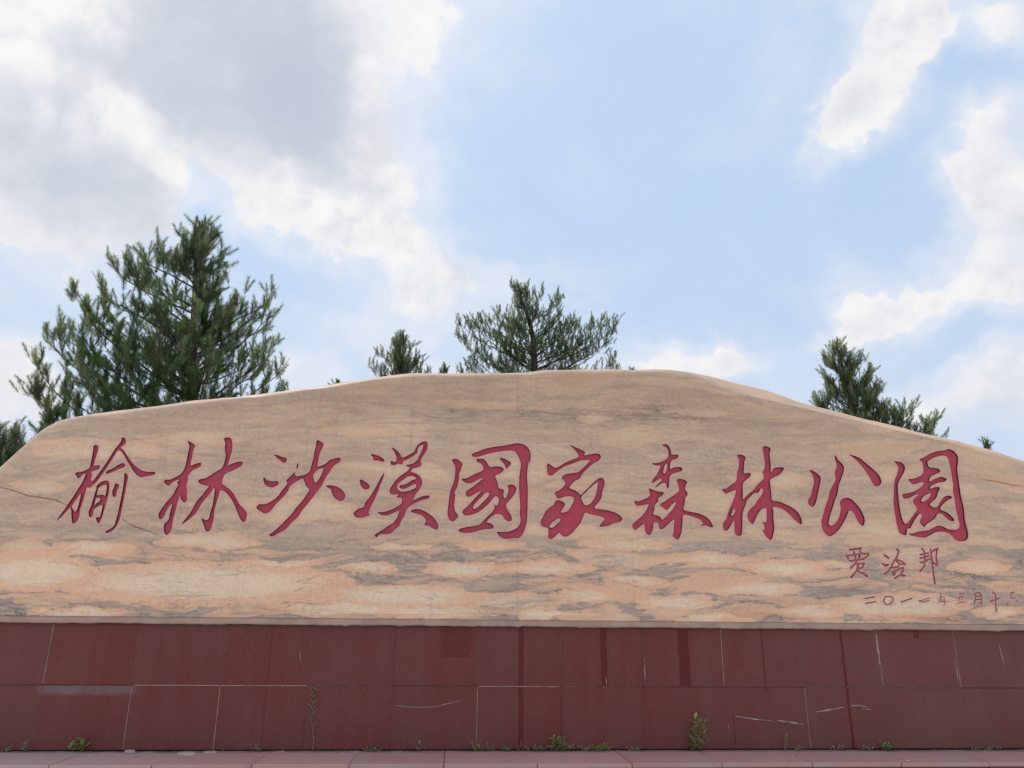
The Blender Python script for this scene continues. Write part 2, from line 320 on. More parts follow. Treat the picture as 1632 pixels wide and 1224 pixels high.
def tile_mat():
    m, g, b, o = mat('dark_red_granite'); P = g.pos(); x, y, z = g.xyz(P)
    info = g.n.new('ShaderNodeObjectInfo').outputs['Random']
    grain = g.noise(P, 130.0, 4, .75)
    red = g.mix(g.ss(grain, .38, .62), (.095, .014, .013, 1), (.205, .046, .040, 1))
    red = g.mix(g.m('MULTIPLY', info, .45), red, (.135, .040, .034, 1))
    # dust film: vertical run marks
    run = g.noise(g.cmb(g.m('MULTIPLY', x, 6), 0.0, g.m('MULTIPLY', z, .5)), 1.3, 7, .62)
    clo = g.noise(P, 1.4, 5, .6)
    film = g.m('ADD', g.m('MULTIPLY', g.ss(run, .3, .75), .30), g.m('MULTIPLY', g.ss(clo, .35, .65), .26))
    film = g.m('ADD', film, g.m('MULTIPLY', g.ss(x, 1.8, 5.2), .42))
    film = g.m('ADD', film, g.m('MULTIPLY', g.ss(x, -2.9, -4.2), .10))
    film = g.m('MULTIPLY_ADD', g.ss(z, .85, .56), .14, film)
    wet = 0.0
    def px_x(px, py): return at(px, py).x
    for (px, hw, ztop, zbot, s) in [(831,.024,1.64,.56,1.),(962,.030,1.64,1.11,1.),(1089,.052,1.64,1.11,1.),(1341,.014,1.64,.56,.9),
                                    (1214,.008,1.64,1.05,.8),(433,.010,1.64,.58,.35),(727,.14,1.64,1.36,.55),(1462,.030,1.64,1.56,.8),(872+22,.008,1.0,.60,.7),(1160,.008,.86,.60,.6)]:
        X0 = px_x(px, 1003)
        wob = g.m('MULTIPLY', g.m('SUBTRACT', g.noise(g.cmb(0.0, X0, z), 5.0, 3, .5), .5), hw*1.1)
        q = g.ss(g.m('ABSOLUTE', g.m('ADD', g.m('SUBTRACT', x, X0), wob)), hw*1.25, hw*.8)
        q = g.m('MULTIPLY', q, g.m('MULTIPLY', g.ss(z, ztop+.01, ztop-.01), g.ss(z, zbot-.01, zbot+.01)))
        wet = g.m('MAXIMUM', wet, g.m('MULTIPLY', q, s))
    film = g.m('MULTIPLY', film, g.m('SUBTRACT', 1.0, g.m('MULTIPLY', wet, .97)))
    film = g.m('MULTIPLY', film, .52)
    col = g.mix(film, red, (.200, .118, .105, 1))
    col = g.mix(g.m('MULTIPLY', wet, .75), col, (.105, .007, .008, 1))
    # grey cement smear under one joint, left
    q = g.m('MULTIPLY', g.m('MULTIPLY', g.ss(x, -3.78, -3.72), g.ss(x, -2.85, -2.98)), g.m('MULTIPLY', g.ss(z, 1.00, 1.05), g.ss(z, 1.11, 1.10)))
    col = g.mix(g.m('MULTIPLY', q, g.ss(g.noise(P, 9, 5, .6), .3, .7, .25, .6)), col, (.23, .19, .21, 1))
    sp = g.ss(g.noise(P, 38.0, 3, .6), .70, .78)
    col = g.mix(g.m('MULTIPLY', sp, .25), col, (.32, .24, .22, 1))
    g.put(b.inputs['Base Color'], col)
    g.put(b.inputs['Roughness'], g.ss(film, 0, .4, .30, .6)); b.inputs['Specular IOR Level'].default_value = .24
    bump(g, b, g.noise(P, 60, 4, .6), .06, .004); return m
TILE = tile_mat()
M_LIGHT = simple('pale_mortar', (.44, .32, .28), .9, .5, 14, c2=(.26, .17, .15))
M_MID = simple('dusty_mortar', (.22, .13, .12), .9, .5, 14, c2=(.13, .06, .06))
M_DARK = simple('dark_joint', (.05, .02, .02), .9, .3)
M_SAME = simple('tinted_joint', (.16, .070, .062), .85, .3)
SCR = simple('scratch_chalk', (.48, .38, .36), .9, .5, 18, c2=(.22, .12, .12))
def slab_mat():
    m, g, b, o = mat('pink_step_slab'); P = g.pos(); x, y, z = g.xyz(P)
    info = g.n.new('ShaderNodeObjectInfo').outputs['Random']
    c = g.mix(info, (.52, .275, .27, 1), (.44, .235, .235, 1))
    c = g.mix(g.ss(x, -1.5, -3.6, 0, .5), c, (.55, .46, .47, 1))
    c = g.mix(g.ss(g.noise(P, 2.2, 6, .62), .38, .68, 0, .6), c, (.42, .33, .32, 1))
    c = g.mix(g.ss(g.noise(P, 7.0, 6, .7), .56, .72, 0, .5), c, (.30, .11, .12, 1))
    c = g.mix(g.ss(g.noise(P, 160.0, 2, .6), .55, .7, 0, .3), c, (.5, .42, .4, 1))
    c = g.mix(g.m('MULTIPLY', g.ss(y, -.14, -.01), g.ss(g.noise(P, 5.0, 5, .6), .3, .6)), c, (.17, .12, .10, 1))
    g.put(b.inputs['Base Color'], c); b.inputs['Roughness'].default_value = .62
    bump(g, b, g.noise(P, 40, 6, .6), .25, .006); return m
SLAB = slab_mat()
PLASTER = simple('rough_grey_stone', (.30, .29, .25), .95, .6, 12, c2=(.12, .13, .09), bs=.8)
GROUND = simple('sandy_ground', (.42, .36, .29), .95, .2, .8, c2=(.33, .29, .22))
PAVING = simple('pale_paving', (.60, .57, .52), .8, .15, 3)
BARK = simple('pine_bark', (.085, .062, .050), .95, .45, 12, c2=(.045, .035, .03), bs=.8)
def needle_mat():
    m, g, b, o = mat('pine_needles')
    tint = g.attr('tint')[0]
    n = g.noise(g.pos(), 2.5, 3, .5)
    c = g.mix(g.ss(n, .35, .65, 0, .5), tint, g.mix(1.0, tint, (1.25, 1.2, .8, 1), 'MULTIPLY'))
    g.put(b.inputs['Base Color'], c); b.inputs['Roughness'].default_value = .55; b.inputs['Specular IOR Level'].default_value = .25
    t = g.n.new('ShaderNodeBsdfTranslucent'); g.put(t.inputs['Color'], g.mix(1.0, c, (1.5, 1.7, .9, 1), 'MULTIPLY'))
    mx = g.n.new('ShaderNodeMixShader'); mx.inputs[0].default_value = .45
    g.l.new(b.outputs[0], mx.inputs[1]); g.l.new(t.outputs[0], mx.inputs[2]); g.l.new(mx.outputs[0], o.inputs[0]); return m
NEEDLE = needle_mat()
CONE = simple('pine_cone', (.10, .06, .04), .9, .4)
def leaf_mat(name, c, c2):
    m, g, b, o = mat(name); n = g.noise(g.pos(), 25.0, 3, .6)
    col = g.mix(g.ss(n, .35, .65), c, c2); g.put(b.inputs['Base Color'], col); b.inputs['Roughness'].default_value = .6
    t = g.n.new('ShaderNodeBsdfTranslucent'); g.put(t.inputs['Color'], col); mx = g.n.new('ShaderNodeMixShader'); mx.inputs[0].default_value = .3
    g.l.new(b.outputs[0], mx.inputs[1]); g.l.new(t.outputs[0], mx.inputs[2]); g.l.new(mx.outputs[0], o.inputs[0]); return m
LEAF = leaf_mat('weed_leaf', (.38, .46, .20, 1), (.22, .30, .11, 1))
DRYLEAF = leaf_mat('dry_weed_leaf', (.44, .38, .25, 1), (.27, .27, .16, 1))
CHIP = simple('stone_chip', (.60, .54, .50), .8, .2)

# ------------------------------------------------------------------ ground
gs = 900.0
tag(mesh_obj('ground', [(-gs,-gs,0),(gs,-gs,0),(gs,gs,0),(-gs,gs,0)], [(0,1,2,3)], GROUND), kind='structure')
tag(mesh_obj('pavement', [(-16,-22,.004),(18,-22,.004),(18,-1.2,.004),(-16,-1.2,.004)], [(0,1,2,3)], PAVING), kind='structure')

# ------------------------------------------------------------------ lettering outlines traced from the inscription (zoomed pixels)
CH = []   # (label, [outer polygons], [holes]) in photograph pixels
def ch(label, ox, oy, outer, holes=(), s=6.8):
    conv = lambda P: [(ox+P[i]/s, oy+P[i+1]/s) for i in range(0, len(P), 2)]
    CH.append((label, [conv(p) for p in outer], [conv(p) for p in holes]))
ch('first large character, with a wood radical and a long left sweep', 80, 680, [
 [465,205,490,195,518,205,515,260,495,320,480,370,470,425,530,415,538,435,530,460,480,475,440,490,455,530,440,560,445,590,465,590,500,540,550,470,600,400,650,320,700,240,735,200,765,165,775,120,790,110,815,130,822,160,810,190,780,210,760,225,790,250,830,310,880,380,930,435,990,475,1050,490,1130,490,1145,502,1130,520,1088,532,1040,540,980,550,940,525,900,480,860,410,820,350,790,290,750,250,725,262,690,320,640,400,590,480,540,550,490,615,430,665,402,655,395,665,375,740,350,830,325,900,318,970,290,1030,255,1052,235,1040,232,960,228,890,215,870,210,885,160,940,100,1000,68,1025,110,960,170,880,230,790,300,680,350,600,380,530,385,505,345,520,325,555,300,560,280,530,268,505,290,492,340,490,390,468,425,450,435,400,450,330,460,260],
 [600,490,620,475,680,450,730,415,780,392,810,400,815,420,790,445,740,460,680,490,615,512,602,500],
 [497,645,540,605,590,582,635,590,645,640,632,740,608,830,582,910,558,990,545,1025,525,1050,505,1030,495,985,515,978,535,985,550,950,562,890,572,845,540,855,490,885,470,900,466,950,440,987,420,970,415,920,440,870,468,780,490,700,505,670],
 [700,620,725,615,750,635,740,665,725,700,715,750,695,768,675,745,672,700,690,665],
 [800,510,820,500,845,530,840,580,825,650,805,750,785,850,765,950,745,1030,710,1090,665,1135,620,1152,598,1150,595,1135,630,1118,670,1095,700,1060,715,1000,735,930,755,840,775,740,795,630,803,550]],
 [[330,720,300,770,240,850,235,875,270,925,285,915,300,880,320,800,335,735],[520,670,560,640,605,625,615,650,610,700,600,745,585,755,580,735,505,745,512,710],[500,775,540,770,545,790,530,815,500,830,480,860,485,820]])
ch('second large character, two trees side by side', 240, 680, [
 [400,150,430,165,488,200,465,245,450,330,435,385,432,430,480,405,530,390,550,395,545,425,510,450,465,465,430,500,405,530,405,590,385,640,400,700,395,760,400,790,378,825,350,815,330,780,325,735,305,790,285,860,265,940,240,1020,235,1080,215,1140,178,1178,150,1160,140,1100,150,1050,200,1010,205,960,225,890,240,835,215,850,180,900,150,970,108,1010,90,990,85,950,120,890,180,810,240,750,270,690,305,625,285,605,320,580,300,575,240,600,205,640,185,638,160,620,145,590,165,575,220,575,280,545,330,515,365,465,385,400,400,310,415,240,420,200,405,165],
 [790,130,820,115,865,120,880,140,888,210,880,270,855,350,830,425,880,400,940,380,985,375,1000,390,990,420,940,450,880,480,810,505,785,550,772,620,820,650,890,710,930,780,960,840,1010,890,1045,930,1045,980,1025,1030,1005,1035,975,1010,950,950,920,870,880,790,820,710,755,680,735,760,710,840,690,930,685,1000,670,1060,655,1110,620,1142,595,1125,575,1060,548,992,575,1000,605,1018,635,1000,650,920,675,850,690,750,700,680,690,660,650,720,600,780,550,840,510,920,450,980,400,1020,325,1068,380,1000,430,940,470,870,500,810,555,750,600,690,640,645,600,640,550,625,520,605,518,580,545,568,600,560,660,520,720,480,770,455,795,400,815,320,803,240,810,170]])
ch('third large character, water dots beside crossing strokes', 400, 690, [
 [248,230,300,245,350,265,385,270,388,300,370,325,345,320,300,285,262,250],
 [130,485,145,480,170,510,220,525,285,518,305,545,280,570,240,590,190,585,150,560,135,520],
 [510,320,515,345,505,385,490,385,498,345],
 [475,415,480,425,470,440,490,470,540,465,580,455,640,420,655,350,680,270,690,200,705,150,712,85,735,80,790,120,780,160,750,210,735,270,725,330,720,370,790,345,830,320,850,295,920,275,960,268,977,290,960,320,910,345,880,380,850,430,810,480,780,550,740,610,690,670,630,750,560,830,510,910,440,970,380,1040,330,1070,270,1100,240,1120,200,1120,195,1100,230,1080,300,1020,360,960,430,890,480,820,560,730,600,670,640,615,600,580,580,530,565,490,520,510,470,540,420,575,412,610,370,670,320,720,270,770,220,840,180,868,140,872,90,840,58,820,65,790,95,768,150,775,210,745,260,715,300,680,320,640,370,580,398,545,378,518,430,465,462,435],
 [808,572,850,565,910,575,960,595,1000,630,1025,670,1015,715,980,743,930,725,890,685,875,640,870,610,830,590]],
 [[670,455,720,400,770,380,790,385,770,440,740,500,705,540,690,535,680,500]])
ch('fourth large character, water dots and a looped grass top', 560, 690, [
 [205,225,260,235,320,260,360,290,355,315,330,310,280,298,238,298,240,275],
 [90,500,120,510,170,540,203,578,190,605,155,615,120,600,95,550],
 [360,425,345,490,310,570,280,660,240,745,210,800,180,875,205,890,165,905,120,920,60,918,40,905,15,870,75,820,125,812,150,780,140,770,180,720,230,650,280,560,320,480],
 [428,150,475,175,520,215,550,275,620,240,680,205,700,165,720,125,780,92,815,90,830,120,820,190,780,240,745,300,765,345,720,375,670,380,640,420,690,435,735,460,768,510,765,560,740,610,690,670,680,705,645,735,700,715,780,680,840,675,853,690,830,715,770,725,700,755,620,800,595,830,580,890,540,950,520,1010,480,1040,430,1090,380,1098,310,1095,260,1145,265,1110,235,1120,280,1085,350,1045,380,1020,450,980,490,930,515,870,520,840,450,870,380,898,320,890,275,858,330,860,400,845,460,820,520,785,550,760,550,700,500,700,490,690,520,660,450,670,420,655,412,620,440,570,490,500,550,450,600,420,640,375,580,345,640,340,680,325,720,290,740,240,770,180,785,125,740,140,712,180,720,210,680,245,620,280,555,308,555,345,510,330,460,352,430,345,425,310,440,300,460,318,490,310,490,260,465,200],
 [645,840,680,825,740,825,800,850,870,895,920,950,945,1010,930,1050,890,1040,840,1005,785,1000,810,960,800,925,750,885,690,870,650,858]],
 [[600,475,650,462,705,485,700,500,655,510,620,540,570,562,525,565,518,590,545,608,590,602,640,572,700,545,702,592,650,618,570,640,520,630,493,598,500,560,540,520,575,500]])
ch('fifth large character, open box around crossing strokes', 700, 690, [
 [135,285,190,280,255,330,240,385,215,440,212,510,195,590,160,645,175,665,168,720,160,780,170,850,208,890,190,930,150,962,115,950,92,900,90,850,100,770,110,690,125,610,160,530,172,460,178,370,150,320],
 [345,240,370,218,430,200,500,170,600,150,700,140,780,122,840,110,910,120,965,160,990,210,992,300,970,320,955,400,950,480,960,600,958,750,955,880,945,990,915,1080,870,1140,800,1140,730,1150,690,1145,640,1110,620,1070,680,1075,760,1070,830,1040,870,1000,885,950,870,880,880,800,870,700,865,560,870,450,890,340,860,260,830,210,790,188,700,195,600,210,500,235,420,262,370,262],
 [650,285,670,270,720,285,785,325,760,360,728,393,710,350,680,310],
 [405,280,480,280,510,310,545,375,620,362,680,370,705,400,670,435,600,465,630,530,645,605,690,610,705,630,690,665,710,720,740,670,755,600,735,570,780,558,820,570,840,605,820,660,770,720,715,780,740,840,785,900,785,955,740,958,705,930,680,885,620,875,570,905,530,940,510,970,560,980,595,1010,580,1040,530,1040,450,1050,380,1075,310,1085,240,1082,200,1055,230,1035,300,1020,380,1008,440,995,480,950,530,900,580,850,605,800,585,770,625,795,650,740,640,700,615,680,580,710,540,765,480,820,420,860,340,890,270,895,243,850,300,800,350,750,400,690,440,650,470,620,400,650,340,690,300,690,283,660,300,625,370,580,430,530,490,485,430,500,360,540,310,548,265,530,240,495,290,495,350,465,420,430,475,410,480,370,455,330,405,315]],
 [[500,645,540,645,545,670,510,715,460,765,410,815,360,825,375,780,430,720,470,680]])
ch('sixth large character, roof stroke over a heavy body', 850, 690, [
 [382,120,450,150,530,185,565,210,545,245,600,235,680,218,725,230,735,265,710,300,650,330,600,370,550,420,520,455,505,495,450,520,410,560,385,600,440,615,490,645,510,680,590,600,660,530,710,488,745,485,772,515,770,570,745,640,740,700,710,750,660,800,670,822,760,830,860,850,930,885,972,930,940,965,870,975,810,1010,740,1020,710,1012,745,970,780,935,740,905,660,890,600,875,560,860,540,900,510,980,450,1050,390,1110,345,1130,310,1115,275,1080,240,1120,195,1155,155,1140,165,1085,160,1030,120,1025,80,1000,75,960,105,910,130,850,180,805,225,780,240,735,290,728,350,765,320,820,290,870,370,855,400,810,440,740,440,700,400,685,340,690,300,705,260,715,228,645,280,620,320,590,355,545,300,485,350,445,420,435,480,430,530,390,580,340,620,295,560,290,490,305,420,335,340,360,280,400,230,440,190,468,150,450,148,320,200,355,240,385,300,350,360,315,430,285,495,265,480,220,440,170]],
 [[515,690,590,620,650,560,705,525,690,620,670,700,620,770,560,790,530,740],[170,1015,210,960,270,925,295,935,290,960,250,990,215,1025,180,1030]])
ch('seventh large character, one small tree above two', 1000, 690, [
 [375,130,420,118,455,150,470,195,475,240,540,235,555,250,535,280,470,300,460,350,455,400,500,375,560,368,597,380,590,415,530,430,480,445,450,480,450,560,440,608,425,595,415,545,375,545,340,565,305,592,295,590,330,550,370,520,360,490,310,520,270,548,262,530,275,500,320,450,345,390,360,355,310,355,275,345,265,325,310,330,370,315,430,280,445,245,440,190,420,155,385,142],
 [228,595,270,615,320,635,385,640,395,660,360,690,330,710,335,740,295,780,290,840,275,885,330,895,365,920,375,945,420,910,450,870,480,840,525,770,520,745,485,770,460,800,430,838,390,815,342,775,400,745,450,710,510,670,550,640,560,630,550,570,530,520,545,500,590,500,625,515,650,532,630,560,620,620,645,640,652,670,625,700,620,760,600,835,680,855,770,870,850,905,905,960,932,1020,900,1025,850,1000,780,1010,825,985,790,940,720,910,650,890,600,885,598,960,590,1060,570,1130,543,1160,510,1140,485,1100,500,1090,505,1000,510,935,470,960,410,1020,370,1050,345,1035,335,970,280,965,278,1050,245,1110,205,1095,190,1050,185,980,140,1010,85,1055,60,1030,52,990,100,950,160,900,210,830,235,770,180,780,120,790,90,780,72,745,90,732,110,745,170,725,240,690,240,640]],
 [[415,335,430,340,425,400,405,445,385,440,385,410,400,360]])
ch('eighth large character, two joined trees right of the triple tree', 1140, 690, [
 [230,238,270,232,310,245,333,265,315,310,312,370,305,440,350,435,385,435,385,465,350,495,310,530,295,560,298,650,298,730,330,690,385,640,425,610,440,575,490,530,525,500,520,440,508,425,530,395,540,340,530,270,515,200,510,150,550,142,590,160,603,185,585,220,595,290,603,360,598,440,625,390,650,372,745,372,740,400,700,450,650,475,590,505,595,570,608,650,612,735,680,740,760,770,840,810,900,860,935,920,945,980,930,992,890,965,840,920,790,865,740,830,680,805,620,800,635,860,632,930,645,1020,635,1100,608,1168,570,1140,535,1100,515,1045,540,1050,530,990,510,950,550,980,560,920,558,860,560,810,510,820,480,850,450,900,425,960,410,992,370,960,348,915,350,870,380,820,430,780,450,740,490,690,515,650,515,605,490,600,470,650,420,650,380,690,340,730,325,790,300,850,295,930,295,1050,285,1110,245,1118,215,1095,208,1040,208,960,190,955,170,1000,140,1050,110,1062,85,1040,82,980,120,930,135,870,165,800,190,740,215,670,225,615,160,640,110,662,80,635,70,605,110,610,160,570,230,525,235,430,255,370,258,290]],
 [[200,820,218,835,210,870,180,905,170,890,185,850]])
ch('ninth large character, three separate strokes with a hook', 1270, 700, [
 [128,335,170,340,215,370,258,410,250,480,235,550,220,620,208,690,180,732,150,730,122,700,120,655,155,605,165,540,185,470,175,405,150,360],
 [405,170,420,180,440,220,490,265,513,310,500,370,475,440,450,500,440,590,410,660,390,740,365,810,350,880,345,920,370,942,410,920,450,870,470,800,475,740,460,690,480,650,530,633,580,645,630,690,690,760,740,870,722,948,680,920,650,880,620,810,590,775,560,775,545,820,510,900,460,980,400,1035,360,1055,320,1035,285,990,265,900,285,820,310,720,340,640,350,570,390,490,420,440,410,400,412,340,435,290,415,230],
 [558,162,610,175,680,200,740,250,810,310,870,360,905,410,922,470,890,505,850,515,820,480,790,420,740,340,680,265,620,205]])
ch('tenth large character, tall leaning box around many strokes', 1400, 700, [
 [165,235,220,242,265,255,295,295,290,340,260,395,225,450,210,500,215,600,222,700,240,810,265,890,290,925,330,890,370,830,415,775,415,740,380,700,370,655,430,610,435,590,380,610,330,640,270,648,252,595,310,588,380,570,440,535,495,490,490,465,440,470,380,492,340,460,325,430,380,430,440,405,490,375,490,310,480,250,440,215,500,195,560,155,640,128,710,122,760,105,810,120,865,180,865,260,855,310,865,400,880,500,895,620,925,740,935,880,965,980,975,1060,950,1100,880,1110,830,1090,790,1040,740,1010,680,1000,610,1010,560,1040,500,1068,430,1060,350,1045,320,1015,360,1025,430,1000,540,990,590,960,640,935,700,945,750,975,820,985,870,970,880,920,855,840,835,740,825,640,805,550,815,500,800,420,785,320,765,240,745,185,690,175,620,190,560,220,530,245,550,305,620,310,670,325,672,355,620,380,560,410,550,465,610,430,680,402,750,430,720,460,650,470,580,495,550,540,610,520,665,515,665,545,640,590,635,630,590,670,548,710,600,742,640,735,680,660,720,615,790,612,800,635,760,655,710,690,670,740,670,765,740,790,790,830,822,870,818,892,770,885,730,850,690,810,640,805,620,850,570,890,520,920,500,955,460,930,442,890,475,835,455,800,430,820,390,880,360,930,345,970,310,965,305,1030,290,1045,225,1020,210,970,190,900,175,800,160,700,165,600,168,520,175,450,205,380,220,310,200,265]],
 [[465,650,500,610,560,582,570,600,540,650,490,678,460,675]])
def strokes(label, ox, oy, s, w, lines):
    outer = []
    for L in lines:
        pts = [(ox+L[i]/s, oy+L[i+1]/s) for i in range(0, len(L), 2)]
        for (ax, ay), (bx, by) in zip(pts, pts[1:]):
            a = math.atan2(by-ay, bx-ax); P = []
            for k in range(5): t = a+math.pi/2+k*math.pi/4; P.append((ax+w/2*math.cos(t), ay+w/2*math.sin(t)))
            for k in range(5): t = a-math.pi/2+k*math.pi/4; P.append((bx+w/2*math.cos(t), by+w/2*math.sin(t)))
            outer.append(P)
    CH.append((label, outer, []))
strokes('small signature character under the hooked large one', 1340, 860, 15.3, 3.0, [
 [230,245,505,212],[145,385,190,455],[160,390,320,370,500,340,680,345,670,390,560,470,420,495,250,520,225,505],[330,300,360,420,380,570,250,690],[475,265,490,310,450,440],
 [380,580,440,590,575,585,550,660,450,720,430,640,415,590],[420,620,400,750,260,920],[430,770,540,820,650,895]])
strokes('small middle signature character with two dots', 1400, 860, 13.6, 2.9, [
 [125,335,220,400],[95,520,150,580,215,545,140,545],[400,205,435,250,400,380,340,460,280,580,200,700,140,740],[340,450,420,440,500,470,580,540,470,530,420,590,300,610],[390,460,450,520],
 [300,700,320,770,350,750,360,680,450,630,530,610,530,670,480,750,560,785,440,780,360,835],[300,700,350,690]])
strokes('small last signature character with a long vertical tail', 1400, 860, 13.6, 2.8, [
 [940,190,990,260,1000,400,990,580,900,680],[905,330,1080,290],[905,405,1085,355],[1000,450,1140,410],[915,495,1000,490,1050,450],[1130,210,1150,400,1180,680,1215,960],[1160,270,1220,215,1290,200],[1260,220,1250,400,1280,560,1180,500]])
NFULL = len(CH)
strokes('small date numeral of two short bars', 1370, 930, 11.66, 1.9, [[105,280,275,250],[120,370,305,335]])
strokes('small round date zero', 1370, 930, 11.66, 1.9, [[480,240,600,250,625,310,560,385,490,390,445,330,480,240]])
strokes('small single slanted date bar', 1370, 930, 11.66, 1.9, [[770,345,970,275]])
strokes('small doubled slanted date bar', 1370, 930, 11.66, 1.3, [[1100,315,1160,315,1290,265],[1110,330,1170,345,1285,310]])
strokes('small faded date sign for year', 1490, 930, 11.49, 1.2, [[85,170,100,230,60,310],[90,240,160,250],[110,250,100,300,170,310],[60,325,220,335],[160,250,170,390]])
strokes('small faded date numeral five', 1490, 930, 11.49, 1.2, [[430,190,520,175],[480,175,440,250,525,235],[500,240,470,340],[440,250,425,340],[400,365,550,335]])
strokes('small date sign for month', 1490, 930, 11.49, 1.7, [[720,190,740,230,715,360],[740,180,800,160,845,220,845,360,800,345],[750,235,820,235],[750,290,830,290]])
strokes('small cross-shaped date numeral', 1490, 930, 11.49, 1.9, [[1050,160,1100,190,1110,300,1105,400,1120,510],[1010,325,1180,270]])
strokes('small rightmost date numeral', 1490, 930, 11.49, 1.4, [[1380,170,1450,160],[1410,180,1380,270,1460,260],[1475,300,1520,335],[1340,345,1300,400]])

# ------------------------------------------------------------------ the carved stone block
OUT = [ # silhouette px,py, crease px,py, set-back of the rounded crest (m)
 (-105,1000,-95,1000,.12),(-100,930,-86,932,.12),(-75,850,-62,856,.12),(-40,795,-28,803,.12),(0,748,10,757,.12),(31,719,39,729,.12),(48,704,55,714,.12),(61,692,68,702,.12),
 (78,680,83,691,.12),(105,669,109,681,.12),(131,663,133,676,.12),(160,659,161,673,.12),(205,654,206,667,.12),(310,640,311,652,.12),(419,629,420,640,.12),(520,615,521,626,.12),(606,601,607,613,.12),
 (658,596,658,608,.12),(734,596,734,608,.12),(842,595,842,606,.12),(853,593,853,604,.12),(862,591,862,603,.12),(950,590,950,601,.13),(1020,590,1020,601,.14),(1063,590,1061,602,.16),(1098,593,1092,606,.2),(1151,604.6,1142,620,.26),
 (1220,622,1212,638,.3),(1240,629,1232,647,.32),(1295,647,1276,661,.34),(1345,659,1334,680,.36),(1408,675,1402,692,.3),(1480,692,1474,706,.24),(1528,704,1522,717,.2),(1576,717,1570,729,.18),(1632,735,1625,747,.16),
 (1750,772,1742,785,.15),(1850,830,1840,840,.14),(1900,920,1889,925,.12),(1910,1004,1900,1004,.12)]
O = np.array(OUT, float)
seg = np.hypot(np.diff(O[:, 0]), np.diff(O[:, 1])); cum = np.concatenate([[0], np.cumsum(seg)])
ts = np.linspace(0, cum[-1], 420)
raw = np.stack([np.interp(ts, cum, O[:, k]) for k in range(5)], 1)
for _ in range(3): raw[1:-1] = .25*raw[:-2]+.5*raw[1:-1]+.25*raw[2:]
wob = np.interp(ts, np.linspace(0, cum[-1], 90), rng.normal(0, .5, 90)); raw[5:-5, 3] += wob[5:-5]
wob2 = np.interp(ts, np.linspace(0, cum[-1], 130), rng.normal(0, .35, 130)); raw[5:-5, 1] += wob2[5:-5]
def surf(x, z): return .006*math.sin(x*1.3+.4)*math.sin(z*2.1)+.004*math.sin(x*3.7+z*2.9)+.003*math.sin(z*7+x*.8)
crease = [at(r[2], r[3], 0) for r in raw]; ridge = [at(r[0], r[1], r[4]) for r in raw]
ZB = 1.700
for L in (crease, ridge):
    L[0].z = ZB; L[-1].z = ZB
cre = [(max(p.x, -99), max(p.z, ZB)) for p in crease]
def chaikin(P, n=1):
    for _ in range(n):
        Q = []
        for i in range(len(P)):
            a, b_ = P[i], P[(i+1) % len(P)]
            Q += [(.78*a[0]+.22*b_[0], .78*a[1]+.22*b_[1]), (.22*a[0]+.78*b_[0], .22*a[1]+.78*b_[1])]
        P = Q
    return P
def P2W(P): return [(lambda q: (q.x, q.z))(at(a, b_, 0)) for a, b_ in P]
chars = []
for i, (lab, outer, holes) in enumerate(CH):
    sm = i < 10
    chars.append((lab, [P2W(chaikin(p) if sm else p) for p in outer], [P2W(chaikin(p) if sm else p) for p in holes]))
verts2, edges2 = [], []
def add_poly(P):
    s0 = len(verts2); verts2.extend(P)
    edges2.extend([(s0+i, s0+(i+1) % len(P)) for i in range(len(P))])
add_poly(cre)                                # outer boundary; last->first closes along the foot
def inside(P, X, Z):
    P = np.asarray(P); x0, z0 = P[:, 0], P[:, 1]; x1, z1 = np.roll(x0, -1), np.roll(z0, -1)
    r = np.zeros(len(X), bool)
    bx = (X >= x0.min()) & (X <= x0.max()) & (Z >= z0.min()) & (Z <= z0.max())
    if not bx.any(): return r
    xs, zs = X[bx][:, None], Z[bx][:, None]
    c = ((z0 > zs) != (z1 > zs)) & (xs < (x1-x0)*(zs-z0)/np.where(z1 == z0, 1e-12, z1-z0)+x0)
    r[bx] = (c.sum(1) % 2) == 1; return r
for lab, o_, h_ in chars:
    for P in o_+h_: add_poly(P)
def segdist(X, Z, polys, cap=.5):
    S = []
    for P in polys:
        P = np.asarray(P); S.append(np.concatenate([P, np.roll(P, -1, 0)], 1))
    S = np.concatenate(S); out = np.full(len(X), cap)
    for k in range(0, len(X), 2000):
        x, z = X[k:k+2000, None], Z[k:k+2000, None]
        dx_, dz_ = S[:, 2]-S[:, 0], S[:, 3]-S[:, 1]; L2 = dx_**2+dz_**2+1e-12
        t = np.clip(((x-S[:, 0])*dx_+(z-S[:, 1])*dz_)/L2, 0, 1)
        out[k:k+2000] = np.minimum(cap, np.sqrt((x-S[:, 0]-t*dx_)**2+(z-S[:, 1]-t*dz_)**2).min(1))
    return out
def inchar(c, X, Z):
    lab, o_, h_ = c; r = np.zeros(len(X), bool)
    for P in o_: r |= inside(P, X, Z)
    for P in h_: r &= ~inside(P, X, Z)
    return r
